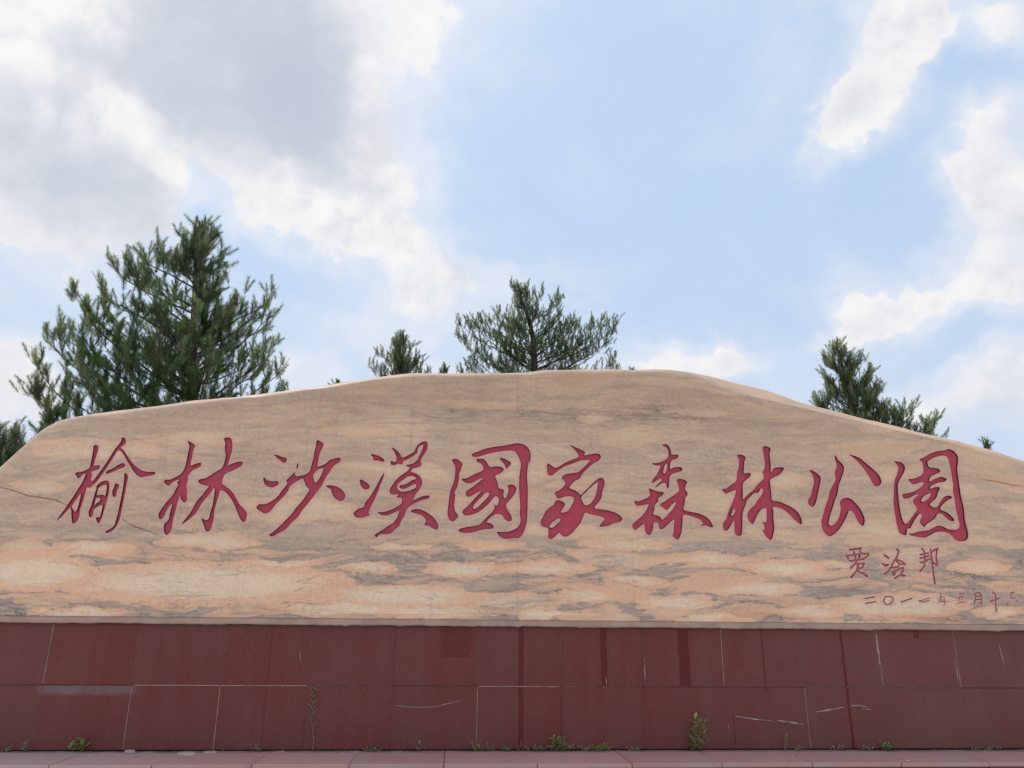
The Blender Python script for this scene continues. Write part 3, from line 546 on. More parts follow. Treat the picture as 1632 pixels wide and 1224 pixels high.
# Steiner points: coarse over the face, fine round and inside the letters
ex = np.arange(-5.3, 7.6, .08); ez = np.arange(ZB+.05, 4.3, .08)
X, Z = [a.ravel() for a in np.meshgrid(ex, ez)]; k = inside(cre, X, Z) & (segdist(X, Z, [cre]) > .03)
coarse = np.stack([X[k], Z[k]], 1)
allc = np.zeros(len(coarse), bool); fine = []
for i, c in enumerate(chars):
    pts = np.concatenate([np.asarray(p) for p in c[1]]); x0, z0 = pts.min(0); x1, z1 = pts.max(0)
    st = .022 if i < 10 else .02
    gx, gz = [a.ravel() for a in np.meshgrid(np.arange(x0-.07, x1+.07, st), np.arange(z0-.07, z1+.07, st))]
    gx = gx+rng.uniform(-.004, .004, len(gx)); gz = gz+rng.uniform(-.004, .004, len(gz))
    dd = segdist(gx, gz, c[1]+c[2]); ins = inchar(c, gx, gz)
    kk = (dd > .009) & (ins | (dd < .10)) if i < 10 else (dd > .012) & (dd < .05) & ~ins
    fine.append(np.stack([gx[kk], gz[kk]], 1))
    if i < 10:
        gx, gz = [a.ravel() for a in np.meshgrid(np.arange(x0, x1, .011), np.arange(z0, z1, .011))]
        dd = segdist(gx, gz, c[1]+c[2]); kk = inchar(c, gx, gz) & (dd > .006) & (dd < .03)
        fine.append(np.stack([gx[kk], gz[kk]], 1))
pts = np.concatenate([coarse]+fine)
verts2.extend([tuple(p) for p in pts])
vo, eo, fo, ov, oe, of = delaunay_2d_cdt([Vector(v) for v in verts2], edges2, [], 1, 1e-6, True)
V2 = np.array([tuple(v) for v in vo]); T = np.array([f for f in fo if len(f) == 3])
cen = V2[T].mean(1); owner = np.full(len(T), -1)
for i, c in enumerate(chars): owner[inchar(c, cen[:, 0], cen[:, 1])] = i
area = np.abs(np.cross(V2[T[:, 1]]-V2[T[:, 0]], V2[T[:, 2]]-V2[T[:, 0]]))/2
yf = np.array([surf(a, b_) for a, b_ in V2])
def face_dir(f):     # make the triangle face -Y (towards the viewer)
    a, b_, c = V2[f[0]], V2[f[1]], V2[f[2]]
    return (f[0], f[1], f[2]) if (b_[0]-a[0])*(c[1]-a[1])-(b_[1]-a[1])*(c[0]-a[0]) > 0 else (f[0], f[2], f[1])
stone = tag(empty('monument_stone', (1.0, .4, 1.65)), 'long tan banded marble block with red carved characters, lying on the dark red tiled plinth', 'monument')
# --- front face with the letter openings, plus rounded crest and back
tf = [face_dir(f) for f in T[owner == -1]]
sv = [(V2[i][0], yf[i], V2[i][1]) for i in range(len(V2))]; sf = list(tf)
# locate output indices of the crease points
def oidx(k): return next(i for i, src in enumerate(ov) if k in src)
inv = {}
for i, src in enumerate(ov):
    for s_ in src: inv[s_] = i
ci = [inv[k] for k in range(len(cre))]
rows = [ci]; crestval = {}
K_ = 9
for r in range(1, K_+1):
    t = r/K_; row = []
    for j in range(len(cre)):
        c = Vector(sv[ci[j]]); q = ridge[j].copy(); q.z = max(q.z, ZB)
        wl = min(.88, max(0, (raw[j][4]-.13)/.17)); s_ = math.sin(t*math.pi/2)*(1-wl)+t*wl; y = c.y+(q.y-c.y)*((1-math.cos(t*math.pi/2))*(1-wl)+t*wl)
        p = Vector((c.x+(q.x-c.x)*s_, y, c.z+(q.z-c.z)*s_))
        n_ = .004*math.sin(p.x*9+r)*t
        row.append(len(sv)); sv.append((p.x, p.y, p.z+n_ if 0 < j < len(cre)-1 else p.z)); crestval[len(sv)-1] = t
    rows.append(row)
cxm = 1.3
for (yy, drop, sh) in ((.55, .0, 0), (.8, .03, .01), (.9, .12, .02)):
    row = []
    for j in range(len(cre)):
        q = ridge[j]; f_ = 1-sh
        row.append(len(sv)); sv.append((cxm+(q.x-cxm)*f_, max(yy, q.y), max(ZB, q.z-drop))); crestval[len(sv)-1] = 1
    rows.append(row)
for a, b_ in zip(rows, rows[1:]):
    for j in range(len(cre)-1):
        sf.append((a[j], a[j+1], b_[j+1], b_[j]))
# letter seepage and crest masks
seep = np.zeros(len(V2)); big_polys = []
for i, c in enumerate(chars):
    ptsc = np.concatenate([np.asarray(p) for p in c[1]]); x0, z0 = ptsc.min(0)-.15; x1, z1 = ptsc.max(0)+.15
    k = np.where((V2[:, 0] > x0) & (V2[:, 0] < x1) & (V2[:, 1] > z0) & (V2[:, 1] < z1))[0]
    if len(k):
        d_ = segdist(V2[k, 0], V2[k, 1], c[1]+c[2]); seep[k] = np.maximum(seep[k], np.clip(1-d_/(.045 if i < 10 else .05), 0, 1)*(1.0 if i < 10 else .75))
so_ = mesh_obj('stone_block', sv, sf, MARBLE, stone, smooth=False)
so_.data.polygons.foreach_set('use_smooth', [True]*len(sf))
at_ = so_.data.attributes.new('seep', 'FLOAT', 'POINT'); arr = np.zeros(len(sv), np.float32); arr[:len(seep)] = seep; at_.data.foreach_set('value', arr)
at_ = so_.data.attributes.new('crest', 'FLOAT', 'POINT'); arr = np.zeros(len(sv), np.float32)
for k, v in crestval.items(): arr[k] = v
at_.data.foreach_set('value', arr)
# back wall of the block
bk = rows[-1]
mesh_obj('stone_back', [sv[i] for i in bk], [tuple(range(len(bk)))], MARBLE, stone)
# --- each carved character: sunk painted floor and walls
for i, c in enumerate(chars):
    tris = T[owner == i]
    if not len(tris): continue
    used = sorted(set(tris.ravel())); mp = {u: k for k, u in enumerate(used)}
    ec = {}
    for f in tris:
        f = face_dir(f)
        for a, b_ in ((f[0], f[1]), (f[1], f[2]), (f[2], f[0])):
            ec[(a, b_)] = 1
    border = [(a, b_) for (a, b_) in ec if (b_, a) not in ec]
    bset = {a for e in border for a in e}
    BX = np.array([[*V2[a], *V2[b_]] for a, b_ in border])
    XU = V2[used]; dist = np.zeros(len(used))
    dx_, dz_ = BX[:, 2]-BX[:, 0], BX[:, 3]-BX[:, 1]; L2 = dx_**2+dz_**2+1e-12
    for k in range(0, len(used), 1500):
        x, z = XU[k:k+1500, 0:1], XU[k:k+1500, 1:2]
        t = np.clip(((x-BX[:, 0])*dx_+(z-BX[:, 1])*dz_)/L2, 0, 1)
        dist[k:k+1500] = np.sqrt((x-BX[:, 0]-t*dx_)**2+(z-BX[:, 1]-t*dz_)**2).min(1)
    nrm = np.zeros((len(V2), 2))
    for a, b_ in border:
        e = V2[b_]-V2[a]; e = e/(np.hypot(*e)+1e-9); n_in = np.array([-e[1], e[0]]); nrm[a] += n_in; nrm[b_] += n_in
    SL = .0050 if i < 10 else .0018
    def slid(u):
        if u not in bset: return V2[u]
        q = nrm[u]; L_ = np.hypot(*q); return V2[u]+(q/L_*SL if L_ > 1e-6 else 0)
    D0, D1 = (.016, .016) if i < 10 else (.004, .002)
    dep = D0+D1*(1-np.exp(-dist/.018))
    nv = [(slid(u)[0], yf[u]+dep[k], slid(u)[1]) for k, u in enumerate(used)]
    fs = [tuple(mp[a] for a in face_dir(f)) for f in tris]; mi = [0]*len(fs)
    top = {}
    for u in bset: top[u] = len(nv); nv.append((V2[u][0], yf[u], V2[u][1]))
    for a, b_ in border:
        fs.append((mp[a], mp[b_], top[b_], top[a])); mi.append(1)
    fl, fe = (PAINT, PAINTEDGE) if i < 10 else (SIGN, SIGNEDGE) if (i < 17 or i in (19, 20)) else (FADED, FADEDEDGE)
    o = mesh_obj('carved_character', nv, fs, None, stone, mats=[fl, fe], mi=mi)
    o.data.polygons.foreach_set('use_smooth', [m_ == 0 for m_ in mi]); o['label'] = c[0]
# --- bed course under the block: sawn edge strip, irregular lower arris
xa, xb = sv[ci[0]][0]+.02, sv[ci[-1]][0]-.02
N = 260; bv = []; bf = []
for k in range(N+1):
    x = xa+(xb-xa)*k/N; zl = 1.640+.0015*math.sin(k*.23)+random.uniform(-.003, .002)+(-.006 if random.random() < .05 else 0)
    for (y, z) in ((-.004, ZB-.003), (-.018, ZB-.010), (-.020, zl+.01), (-.012, zl), (.9, 1.640), (.9, ZB-.003)): bv.append((x, y+surf(x, 1.7)*.5, z))
for k in range(N):
    a = k*6
    for j in range(6): bf.append((a+j, a+6+j, a+6+(j+1) % 6, a+(j+1) % 6))
bf += [(0,1,2,3,4,5), tuple(N*6+j for j in (5,4,3,2,1,0))]
bc = mesh_obj('bed_course', bv, bf, BEDM, stone)
# --- cracks and chips on the face
def ribbon(name, pts, w, m, parent, Y=-.002, follow=True, jit=.5, n=6, group=None):
    P = []
    for (a, b_) in zip(pts, pts[1:]):
        for k in range(n):
            t = k/n; P.append((a[0]+(b_[0]-a[0])*t+random.uniform(-jit, jit), a[1]+(b_[1]-a[1])*t+random.uniform(-jit, jit)))
    P.append(pts[-1]); W_ = [at(p[0], p[1], Y if not follow else 0) for p in P]
    vv, ff = [], []
    for k, p in enumerate(W_):
        a, b_ = W_[max(0, k-1)], W_[min(len(W_)-1, k+1)]; d = (b_-a); nrm = Vector((-d.z, 0, d.x)).normalized()
        e = math.sin(math.pi*min(1, max(.06, k/(len(W_)-1)*.94+.03)))**.5; ww = w/2*e*random.uniform(.6, 1.2)
        for s_ in (-1, 1):
            q = p+nrm*ww*s_; y = (surf(q.x, q.z)+Y) if follow else Y
            vv.append((q.x, y, q.z))
        q = p.copy(); y = (surf(q.x, q.z)+Y) if follow else Y; vv.append((q.x, y-.0015, q.z))
    for k in range(len(W_)-1):
        a = k*3
        ff += [(a, a+3, a+5, a+2), (a+2, a+5, a+4, a+1)]
    return mesh_obj(name, vv, ff, m, parent)
ribbon('crack', [(0,776),(22,782),(45,790),(70,794),(90,797),(108,806)], .013, CRACK, stone)['label'] = 'brown crack running in from the left edge'
ribbon('crack', [(195,827),(212,838),(235,846),(252,852)], .009, CRACK, stone)['label'] = 'brown crack right of the first character'
ribbon('crack', [(1565,764),(1585,767),(1605,771),(1628,776)], .007, CRACK, stone)['label'] = 'dark crack near the right edge'

# ------------------------------------------------------------------ plinth clad in dark red tiles
plinth = tag(empty('tiled_plinth', (1.0, .5, 0)), 'dark red granite tiled plinth carrying the marble block', 'plinth')
YW = .030                                   # tile face
X0, TW = -3.719-.001, .7865; kmin, kmax = -2, 13
V, Fc = box_vf(X0+kmin*TW+.02, X0+kmax*TW-.02, YW+.02, .95, 0, 1.636); mesh_obj('plinth_core', V, Fc, M_DARK, plinth)
rowz = [(1.108, 1.637), (.566, 1.100)]
tvar = []
for q in range(4):
    V, Fc = box_vf(-.5, .5, -.001, .018, -.5, .5); tvar.append(None)
J = .006
for k in range(kmin, kmax):
    for (z0, z1) in rowz:
        xa_, xb_ = X0+k*TW+J/2, X0+(k+1)*TW-J/2
        zb0, zb1 = (z0+.0, z1)
        dy = random.uniform(-.0012, .0012)
        V, Fc = box_vf(xa_, xb_, YW+dy, YW+.0195, zb0+.001, zb1-.001, .0012)
        ti = random.uniform(-.0008, .0008)
        V = [(v[0], v[1]+ti*(1 if v[0] > (xa_+xb_)/2 else -1), v[2]) for v in V]
        mesh_obj('tile', V, Fc, TILE, plinth)
def mortar(x0, x1, z0, z1, m, proud=.0006):
    V, Fc = box_vf(x0, x1, YW+proud, YW+.018, z0, z1); mesh_obj('mortar_joint', V, Fc, m, plinth)
up = {0:M_LIGHT,1:M_MID,2:M_MID,3:M_MID,4:M_SAME,5:M_MID,6:M_MID,7:M_SAME,8:M_LIGHT,9:M_MID,10:M_LIGHT,11:M_LIGHT,12:M_DARK}
dn = {0:M_MID,1:M_LIGHT,2:M_LIGHT,3:M_SAME,4:M_SAME,5:M_LIGHT,6:M_SAME,7:M_SAME,8:M_MID,9:M_LIGHT,10:M_MID,11:M_MID,12:M_SAME}
for k in range(kmin+1, kmax):
    xm = X0+k*TW; wj = .0052
    a = up.get(k, M_MID); mortar(xm-wj/2, xm+wj/2, 1.110, 1.634, a, .0002 if a is not M_DARK else .002)
    a = dn.get(k, M_MID); mortar(xm-wj/2, xm+wj/2, .568, 1.098, a, .0002 if a is not M_DARK else .002)
hz = {1:M_LIGHT, 2:M_LIGHT, 3:M_MID, 5:M_LIGHT, 6:M_MID, 9:M_MID, 10:M_MID, 4:M_SAME}
for k in range(kmin, kmax):
    a = hz.get(k, M_SAME); mortar(X0+k*TW+.004, X0+(k+1)*TW-.004, 1.1005, 1.1075, a, .0002 if a is not M_DARK else .002)
for L, w in [([(630,1124),(655,1127),(690,1127),(735,1117)],.009),([(1172,1141),(1200,1146),(1240,1150)],.010),([(1238,1148),(1258,1151),(1281,1155)],.020),([(1300,1135),(1325,1131),(1345,1127)],.012),
             ([(1354,1125),(1370,1124),(1384,1128)],.010),([(1372,1130),(1390,1131)],.006),([(478,1038),(479,1055)],.008),([(1396,1012),(1400,1040),(1405,1070)],.016),([(1521,1050),(1529,1092)],.010),([(1592,1025),(1601,1062)],.009),([(1027,1050),(1028,1090)],.010),([(966,1078),(967,1091)],.008),([(1160,1150),(1163,1175)],.006)]:
    o = ribbon('scratch', L, w, SCR, plinth, Y=YW-.0018, follow=False, jit=.5, n=5)
# ------------------------------------------------------------------ terrace step in front of the plinth
step = tag(empty('terrace_step', (1.0, -.35, 0)), kind='structure')
ZT = .556; YF = at(816, 1217.5, 0)
def zplane(px, py, z):
    d = ray(px, py); return CAM+d*((z-CAM.z)/d.z)
yfront = zplane(816, 1217.5, ZT).y
V, Fc = box_vf(-7.5, 9.2, yfront+.05, YW+.01, 0, ZT-.034); mesh_obj('step_core', V, Fc, PLASTER, step)
jb = [zplane(px, py, ZT).x for px, py in [(120,1206),(279,1203),(425,1203),(570,1201),(709,1200),(846,1200),(985,1200),(1116,1199)]]
print('slab joints', [round(v, 2) for v in jb], 'yfront', round(yfront, 3))
pit = (jb[-1]-jb[0])/7; js = [jb[0]+pit*(k) for k in range(-4, 13)]
for k in range(8): js[4+k] = jb[k]
for a, b_ in zip(js, js[1:]):
    dz_ = random.uniform(-.003, .003)
    V, Fc = box_vf(a+.004, b_-.004, yfront+random.uniform(-.006, .006), YW-.012, ZT-.034, ZT+dz_, .004); mesh_obj('paving_slab', V, Fc, SLAB, step)
    V, Fc = box_vf(b_-.0035, b_+.0035, yfront+.01, YW-.012, ZT-.030, ZT-.001); mesh_obj('mortar_joint', V, Fc, M_LIGHT if random.random() < .6 else M_MID, step)
# riser facing: red tiles with some missing, grey rubble behind
for k, (a, b_) in enumerate(zip(js, js[1:])):
    miss = (k in (5, 8, 10))
    if not miss:
        V, Fc = box_vf(a+.01, b_-.01, yfront+.02, yfront+.049, .02, ZT-.036, .003); mesh_obj('riser_tile', V, Fc, TILE, step)

# ------------------------------------------------------------------ pines
def tube(path, r0, r1, n=6):
    path = [Vector(p) for p in path]; vv, ff = [], []
    for i, p in enumerate(path):
        d = (path[min(i+1, len(path)-1)]-path[max(i-1, 0)]).normalized()
        u = d.orthogonal().normalized() if i == 0 else (u-d*u.dot(d)).normalized()
        v = d.cross(u); r = r0+(r1-r0)*i/(len(path)-1)
        for k in range(n): a = 2*math.pi*k/n; vv.append(p+(u*math.cos(a)+v*math.sin(a))*r)
    for i in range(len(path)-1):
        for k in range(n): ff.append((i*n+k, i*n+(k+1) % n, (i+1)*n+(k+1) % n, (i+1)*n+k))
    return vv, ff
def shoot_template(nn, L=.30, nl=.10, w=.006):
    "a bottle brush of needles round a twig along +Z, unit length L"
    V = []; T_ = []
    for i in range(nn):
        h = L*(i+.5)/nn*1.0; a = rng.uniform(0, 2*math.pi); al = rad(rng.uniform(34, 66))*(1-.45*(h/L)**2)
        l = nl*rng.uniform(.75, 1.1)*(1-.25*h/L); c, s_ = math.cos(a), math.sin(a)
        b0 = np.array([0, 0, h]); tip = b0+l*np.array([math.sin(al)*c, math.sin(al)*s_, math.cos(al)]); sd_ = np.array([-s_, c, 0])*w/2
        k = len(V); V += ([b0-sd_*.9, b0+sd_*.9, tip] if i % 2 else [tip+sd_*.8, tip-sd_*.8, b0]); T_.append((k, k+1, k+2))
    return np.array(V), np.array(T_)
def pine(label, Y, trunk_px, tips, outline, ninner, sh=.30, nl=.10, nn=34, w=.0075, cat='pine tree', grp=None, hid=2.5, seedv=1, green=(.07,.11,.07), extra_up=0.0, name='pine_tree', step_=.17, depthf=.8):
    """tips: silhouette tips (px) in the plane y=Y; outline: (left px, right px) at rows, for filling; trunk_px: [(px,py)...] top first"""
    R_ = random.Random(seedv)
    tp = [at(x, y, Y) for x, y in trunk_px]; base = Vector((tp[-1].x+.05, Y, 0))
    root = tag(empty(name, base), label, cat, grp)
    path = [base]+list(reversed(tp)); H = tp[0].z
    vv, ff = tube(path, .06+H*.012, .015, 8); mesh_obj('trunk', vv, ff, BARK, root, smooth=True)
    def trunk_at(z):
        for a, b_ in zip(path, path[1:]):
            if z <= b_.z: t = (z-a.z)/max(1e-6, b_.z-a.z); return a.lerp(b_, max(0, t))
        return path[-1].copy()
    rowsz = [(at(l, y, Y).z, at(l, y, Y).x, at(r, y, Y).x) for (y, l, r) in outline]; rowsz.sort()
    zs = [r[0] for r in rowsz]; lx = [r[1] for r in rowsz]; rx = [r[2] for r in rowsz]
    zlo = zs[0]
    limbs = []
    for (x, y) in tips:
        q = at(x, y, Y); c = trunk_at(q.z); dx__ = q.x-c.x
        q.x -= max(-.16, min(.16, dx__*.12)); q.z -= .12+(.10 if abs(dx__) < .5 else 0); limbs.append((q, True))
    for i in range(ninner):
        z = zlo-.6*(H-zlo)*.25+(H*.985-zlo+.15*(H-zlo))*R_.random()**.95
        z = min(z, H-.1); c = trunk_at(z); l = np.interp(z, zs, lx); r = np.interp(z, zs, rx)
        a = R_.uniform(0, 2*math.pi); cx_, sx_ = math.cos(a), math.sin(a)
        half = (r-c.x) if cx_ > 0 else (c.x-l); avg = (r-l)/2*depthf
        rr = R_.uniform(.22, .84)
        limbs.append((Vector((c.x+cx_*half*rr, Y+sx_*avg*rr, z)), False))
    sh_p, sh_d, sh_s, sh_t = [], [], [], []
    def shoot(p, d, s_, tipness): sh_p.append(p); sh_d.append(d.normalized()); sh_s.append(s_); sh_t.append(tipness)
    tw_v, tw_f = [], []
    for (tip, sil) in limbs:
        h0 = trunk_at(tip.z); hr = math.hypot(tip.x-h0.x, tip.y-h0.y)
        zst = max(.5, tip.z-R_.uniform(.55, .95)*hr-.25); s0 = trunk_at(zst)
        q1 = s0.lerp(tip, .40)+Vector((R_.uniform(-.14, .14), R_.uniform(-.2, .2), -.06*hr+R_.uniform(-.12, .12)))*min(1, hr)
        q2 = tip-((tip-s0).normalized()*.55+Vector((0, 0, .75+extra_up*.3)))*(tip-s0).length*.26+Vector((R_.uniform(-.08, .08), R_.uniform(-.1, .1), 0))*min(1, hr)
        P = []
        n = max(4, int((tip-s0).length/.35)+2)
        for k in range(n+1):
            t = k/n; P.append(s0*(1-t)**3+q1*3*t*(1-t)**2+q2*3*t*t*(1-t)+tip*t**3+Vector((R_.uniform(-.04, .04), R_.uniform(-.04, .04), R_.uniform(-.03, .03)))*(0 if k in (0, n) else 1))
        Ln = sum((P[k+1]-P[k]).length for k in range(n))
        vv, ff = tube(P, .010+.0055*Ln, .005, 5); o = mesh_obj('branch', vv, ff, BARK, root, smooth=True)
        # shoots
        acc = 0; start = .12 if Ln > 1.0 else .05
        shoot(P[-1]-(P[-1]-P[-2]).normalized()*sh*1.45, (P[-1]-P[-2]).normalized()+Vector((0, 0, .9+extra_up)), 1.2, 1.0)
        if sil:
            tt_ = P[-1]; dT = (P[-1]-P[-2]).normalized()
            for _ in range(3): shoot(tt_-dT*sh*R_.uniform(1.1, 2.0), dT+Vector((R_.uniform(-.9, .9), R_.uniform(-.5, .5), .7)), R_.uniform(.65, .95), .9)
        s_along = 0
        for k in range(n):
            a, b_ = P[k], P[k+1]; L = (b_-a).length; dirn = (b_-a).normalized(); m_ = int(L/step_)+1
            for q in range(m_):
                t = (s_along+L*q/m_)/Ln
                if t < start: continue
                p = a.lerp(b_, q/m_)
                rem = (1-t)*Ln
                side = Vector((R_.uniform(-1, 1), R_.uniform(-1, 1), R_.uniform(-.35, .9))); side = (side-dirn*side.dot(dirn)).normalized()
                tl = min(.95, .12+rem*.42)*R_.uniform(.3, 1.15)*min(1.3, sh/.26)
                if R_.random() < .82:
                    e = p+(dirn*.55+side*.8+Vector((0, 0, .18))).normalized()*tl
                    d2 = (e-p).normalized()
                    if tl > .12:
                        k0 = len(tw_v); u = d2.orthogonal().normalized()*.007; v = d2.cross(u).normalized()*.007
                        tw_v += [p+u, p-u*.5+v, p-u*.5-v, e]; tw_f += [(k0, k0+1, k0+3), (k0+1, k0+2, k0+3), (k0+2, k0, k0+3)]
                    shoot(e-d2*sh*(.4+.65*t*t), d2+Vector((0, 0, .95+extra_up)), R_.uniform(.75, 1.05), .6+.4*t if sil else .3+.4*t)
                    nsub = int(tl/.24)
                    for s2 in range(nsub):
                        pp = p.lerp(e, (s2+.5)/max(1, nsub)); sd2 = Vector((R_.uniform(-1, 1), R_.uniform(-1, 1), R_.uniform(-.2, 1))).normalized()
                        shoot(pp, d2*.5+sd2*.8+Vector((0, 0, .7)), R_.uniform(.6, .95), .35*t)
                if t > .3 and R_.random() < .7: shoot(p, dirn*.6+side*.8+Vector((0, 0, .6)), R_.uniform(.6, .9), .4*t)
            s_along += L
    if tw_v: mesh_obj('twigs', tw_v, tw_f, BARK, root)['kind'] = 'stuff'
    # instantiate needle brushes into one crown mesh
    tm = [shoot_template(nn, sh, nl, w) for _ in range(6)]
    n = len(sh_p); Pn = np.array([tuple(p) for p in sh_p]); Dn = np.array([tuple(d) for d in sh_d]); Sn = np.array(sh_s); Tn = np.array(sh_t)
    r2 = np.random.default_rng(seedv); ang = r2.uniform(0, 2*np.pi, n)
    up_ = np.where(np.abs(Dn[:, 2:3]) > .95, np.array([[1., 0, 0]]), np.array([[0., 0, 1]]))
    U = np.cross(Dn, up_); U /= np.linalg.norm(U, axis=1, keepdims=True); Wv = np.cross(Dn, U)
    U2 = U*np.cos(ang)[:, None]+Wv*np.sin(ang)[:, None]; W2 = np.cross(Dn, U2)
    VV, TT, CC = [], [], []; off = 0
    gcol = np.array(green); tipc = np.array([.28, .275, .275])
    for q in range(6):
        idx = np.arange(q, n, 6)
        if not len(idx): continue
        tv, tt = tm[q]
        v = (Pn[idx, None, :] + Sn[idx, None, None]*(tv[None, :, 0:1]*U2[idx, None, :]+tv[None, :, 1:2]*W2[idx, None, :]+tv[None, :, 2:3]*Dn[idx, None, :])).reshape(-1, 3)
        t_ = (tt[None]+(np.arange(len(idx))*len(tv))[:, None, None]).reshape(-1, 3)+off
        jit = r2.uniform(.50, 1.45, (len(idx), 1)); yel = r2.uniform(0, 1, (len(idx), 1))
        base_ = gcol*jit*(1+yel*np.array([.35, .18, -.05])); tn = np.clip((Tn[idx]-.30)/.55, 0, 1)[:, None]
        c = base_*(1-.75*tn)+tipc*.75*tn*jit
        VV.append(v); TT.append(t_); CC.append(np.repeat(c, len(tv), 0)); off += len(v)
    VV = np.concatenate(VV); TT = np.concatenate(TT); CC = np.concatenate(CC)
    o = tri_obj('crown', VV, TT, NEEDLE, root, CC)
    # cones
    cv, cf = [], []
    for _ in range(int(n*.02)):
        p = sh_p[R_.randrange(n)]; r = .035
        k0 = len(cv)
        for hh, rr_ in ((-1.1, .3), (-.3, 1.), (.5, .7), (1.2, .1)):
            for a in range(6): cv.append((p.x+r*rr_*math.cos(a*1.047), p.y+r*rr_*math.sin(a*1.047), p.z+r*hh))
        for a_ in range(3):
            for b2 in range(6): cf.append((k0+a_*6+b2, k0+a_*6+(b2+1) % 6, k0+(a_+1)*6+(b2+1) % 6, k0+(a_+1)*6+b2))
    if cv: mesh_obj('cones', cv, cf, CONE, root)['kind'] = 'stuff'
    print(label[:30], 'shoots', n, 'tris', len(TT)); return root
PG = 'pines standing behind the monument'
pine('biggest dark pine with a twin pointed top, behind the left end of the stone', 10.5, [(318,352),(312,420),(308,520),(306,640),(305,760),(303,900)],
 [(310,343),(343,342),(360,363),(376,388),(375,424),(394,460),(407,471),(428,474),(456,449),(445,486),(456,527),(474,562),(470,597),(420,500),
  (284,396),(270,398),(259,400),(236,379),(203,382),(206,420),(185,391),(163,401),(137,424),(148,463),(101,438),(121,460),(81,500),(59,505),(96,500),(40,543),(47,584),(38,598),(59,624),(60,648),(65,672),(110,560),(440,560),(440,610)],
 [(345,312,342),(390,250,374),(430,140,380),(470,110,430),(520,66,450),(560,48,462),(600,44,468),(650,62,460),(700,80,450),(800,120,440)], 116, sh=.42, nl=.150, nn=110, w=.0145, seedv=11, grp=PG, green=(.078,.138,.078), step_=.31)
pine('middle pine with flat crown and thin leaning top, behind the centre of the stone', 24.0, [(824,452),(832,480),(843,510),(850,540),(852,590),(853,700),(853,800)],
 [(809.5,441),(823,446),(835,450),(845,450),(874,455),(897,459),(903,465),(904,491),(926,498),(932,505),(952,501),(969,496),(978,501),(996,498),(989,513),(978,528),(990,553),(993,576),(985,560),
  (814,472),(780,482),(767,493),(754,494),(747,501),(734,496),(719,494),(722,515),(728,527),(748,542),(745,560),(739,563),(719,573),(775,520),(790,540),(880,500),(915,540),(950,540),(960,570)],
 [(445,812,840),(470,812,885),(490,780,900),(510,735,975),(540,750,978),(560,738,985),(590,730,985),(640,740,980)], 100, sh=.46, nl=.125, nn=80, w=.019, seedv=21, grp=PG, extra_up=.5, green=(.080,.130,.084), step_=.34, hid=3)
pine('small open pine just left of the middle pine, above the shoulder of the stone', 20.0, [(638,530),(637,560),(636,600),(636,700),(636,800)],
 [(638,523),(627,539),(620,553),(664,540),(655,551),(589,547),(581,565),(676,560),(682,568),(670,563),(696,580),(618,568),(600,585),(650,560),(594,592)],
 [(525,634,642),(545,618,660),(565,590,680),(600,590,690),(640,590,690)], 40, sh=.46, nl=.125, nn=80, w=.019, seedv=31, grp=PG, extra_up=.6, green=(.070,.108,.070), step_=.30)
pine('irregular bushy pine with branches trailing right, behind the right slope of the stone', 14.5, [(1332,545),(1340,575),(1350,610),(1356,640),(1360,700),(1362,800)],
 [(1330,539),(1346,547),(1323,543),(1300,552),(1307,565),(1301,582),(1310,595),(1304,606),(1296,615),(1283,624),(1288,634),(1365,555),(1380,558),(1378,575),(1394,571),(1392,590),(1410,597),(1405,615),(1418,638),(1340,600),
  (1469,633),(1503,651),(1437,643),(1485,660),(1495,670),(1497,687),(1419,640),(1425,660),(1460,660),(1475,675),(1450,650),(1440,668),(1480,690)],
 [(540,1322,1345),(560,1310,1380),(585,1305,1395),(610,1295,1412),(640,1292,1425),(665,1290,1485),(700,1300,1490),(740,1300,1490)], 58, sh=.38, nl=.135, nn=96, w=.0145, seedv=41, grp=PG, green=(.074,.128,.078), extra_up=.2, step_=.25)
pine('dark pine cut off by the left edge of the view', 10.0, [(-48,640),(-50,680),(-50,760),(-50,860)],
 [(3,652),(10,668),(22,672),(38,673),(55,681),(50,700),(40,720),(-20,640),(-80,650),(-120,690),(30,690),(15,700)],
 [(640,-60,-30),(665,-90,15),(690,-110,50),(720,-120,50),(780,-120,50)], 60, sh=.42, nl=.150, nn=100, w=.0155, seedv=61, grp=PG, green=(.078,.138,.078), step_=.20)
pine('tiny pine tip barely showing over the far right slope', 18.0, [(1573,702),(1574,720),(1574,780)], [(1573,701),(1568,708),(1579,708),(1566,712),(1582,713)], [(703,1572,1575),(715,1566,1580),(740,1560,1586)], 8, sh=.34, nl=.12, nn=80, w=.018, seedv=71, grp=PG, extra_up=.5)
pine('single pine sprig poking over the stone left of the small open pine', 20.0, [(539,604),(541,625),(541,700)], [(538,604),(536,612)], [(606,538,541),(640,534,548)], 4, sh=.34, nl=.12, nn=80, w=.018, seedv=81, grp=PG, extra_up=.6)
pine('upright pine sprig between the small and the middle pine', 22.0, [(707,576),(710,600),(710,700)], [(706,577),(712,586),(704,588)], [(580,706,709),(620,700,718)], 5, sh=.34, nl=.12, nn=80, w=.018, seedv=91, grp=PG, extra_up=.6)
pine('faint pine sprig right of the middle pine', 22.0, [(1008,586),(1009,610),(1009,700)], [(1009,585)], [(590,1007,1010),(620,1004,1016)], 4, sh=.34, nl=.12, nn=80, w=.018, seedv=101, grp=PG, extra_up=.6)

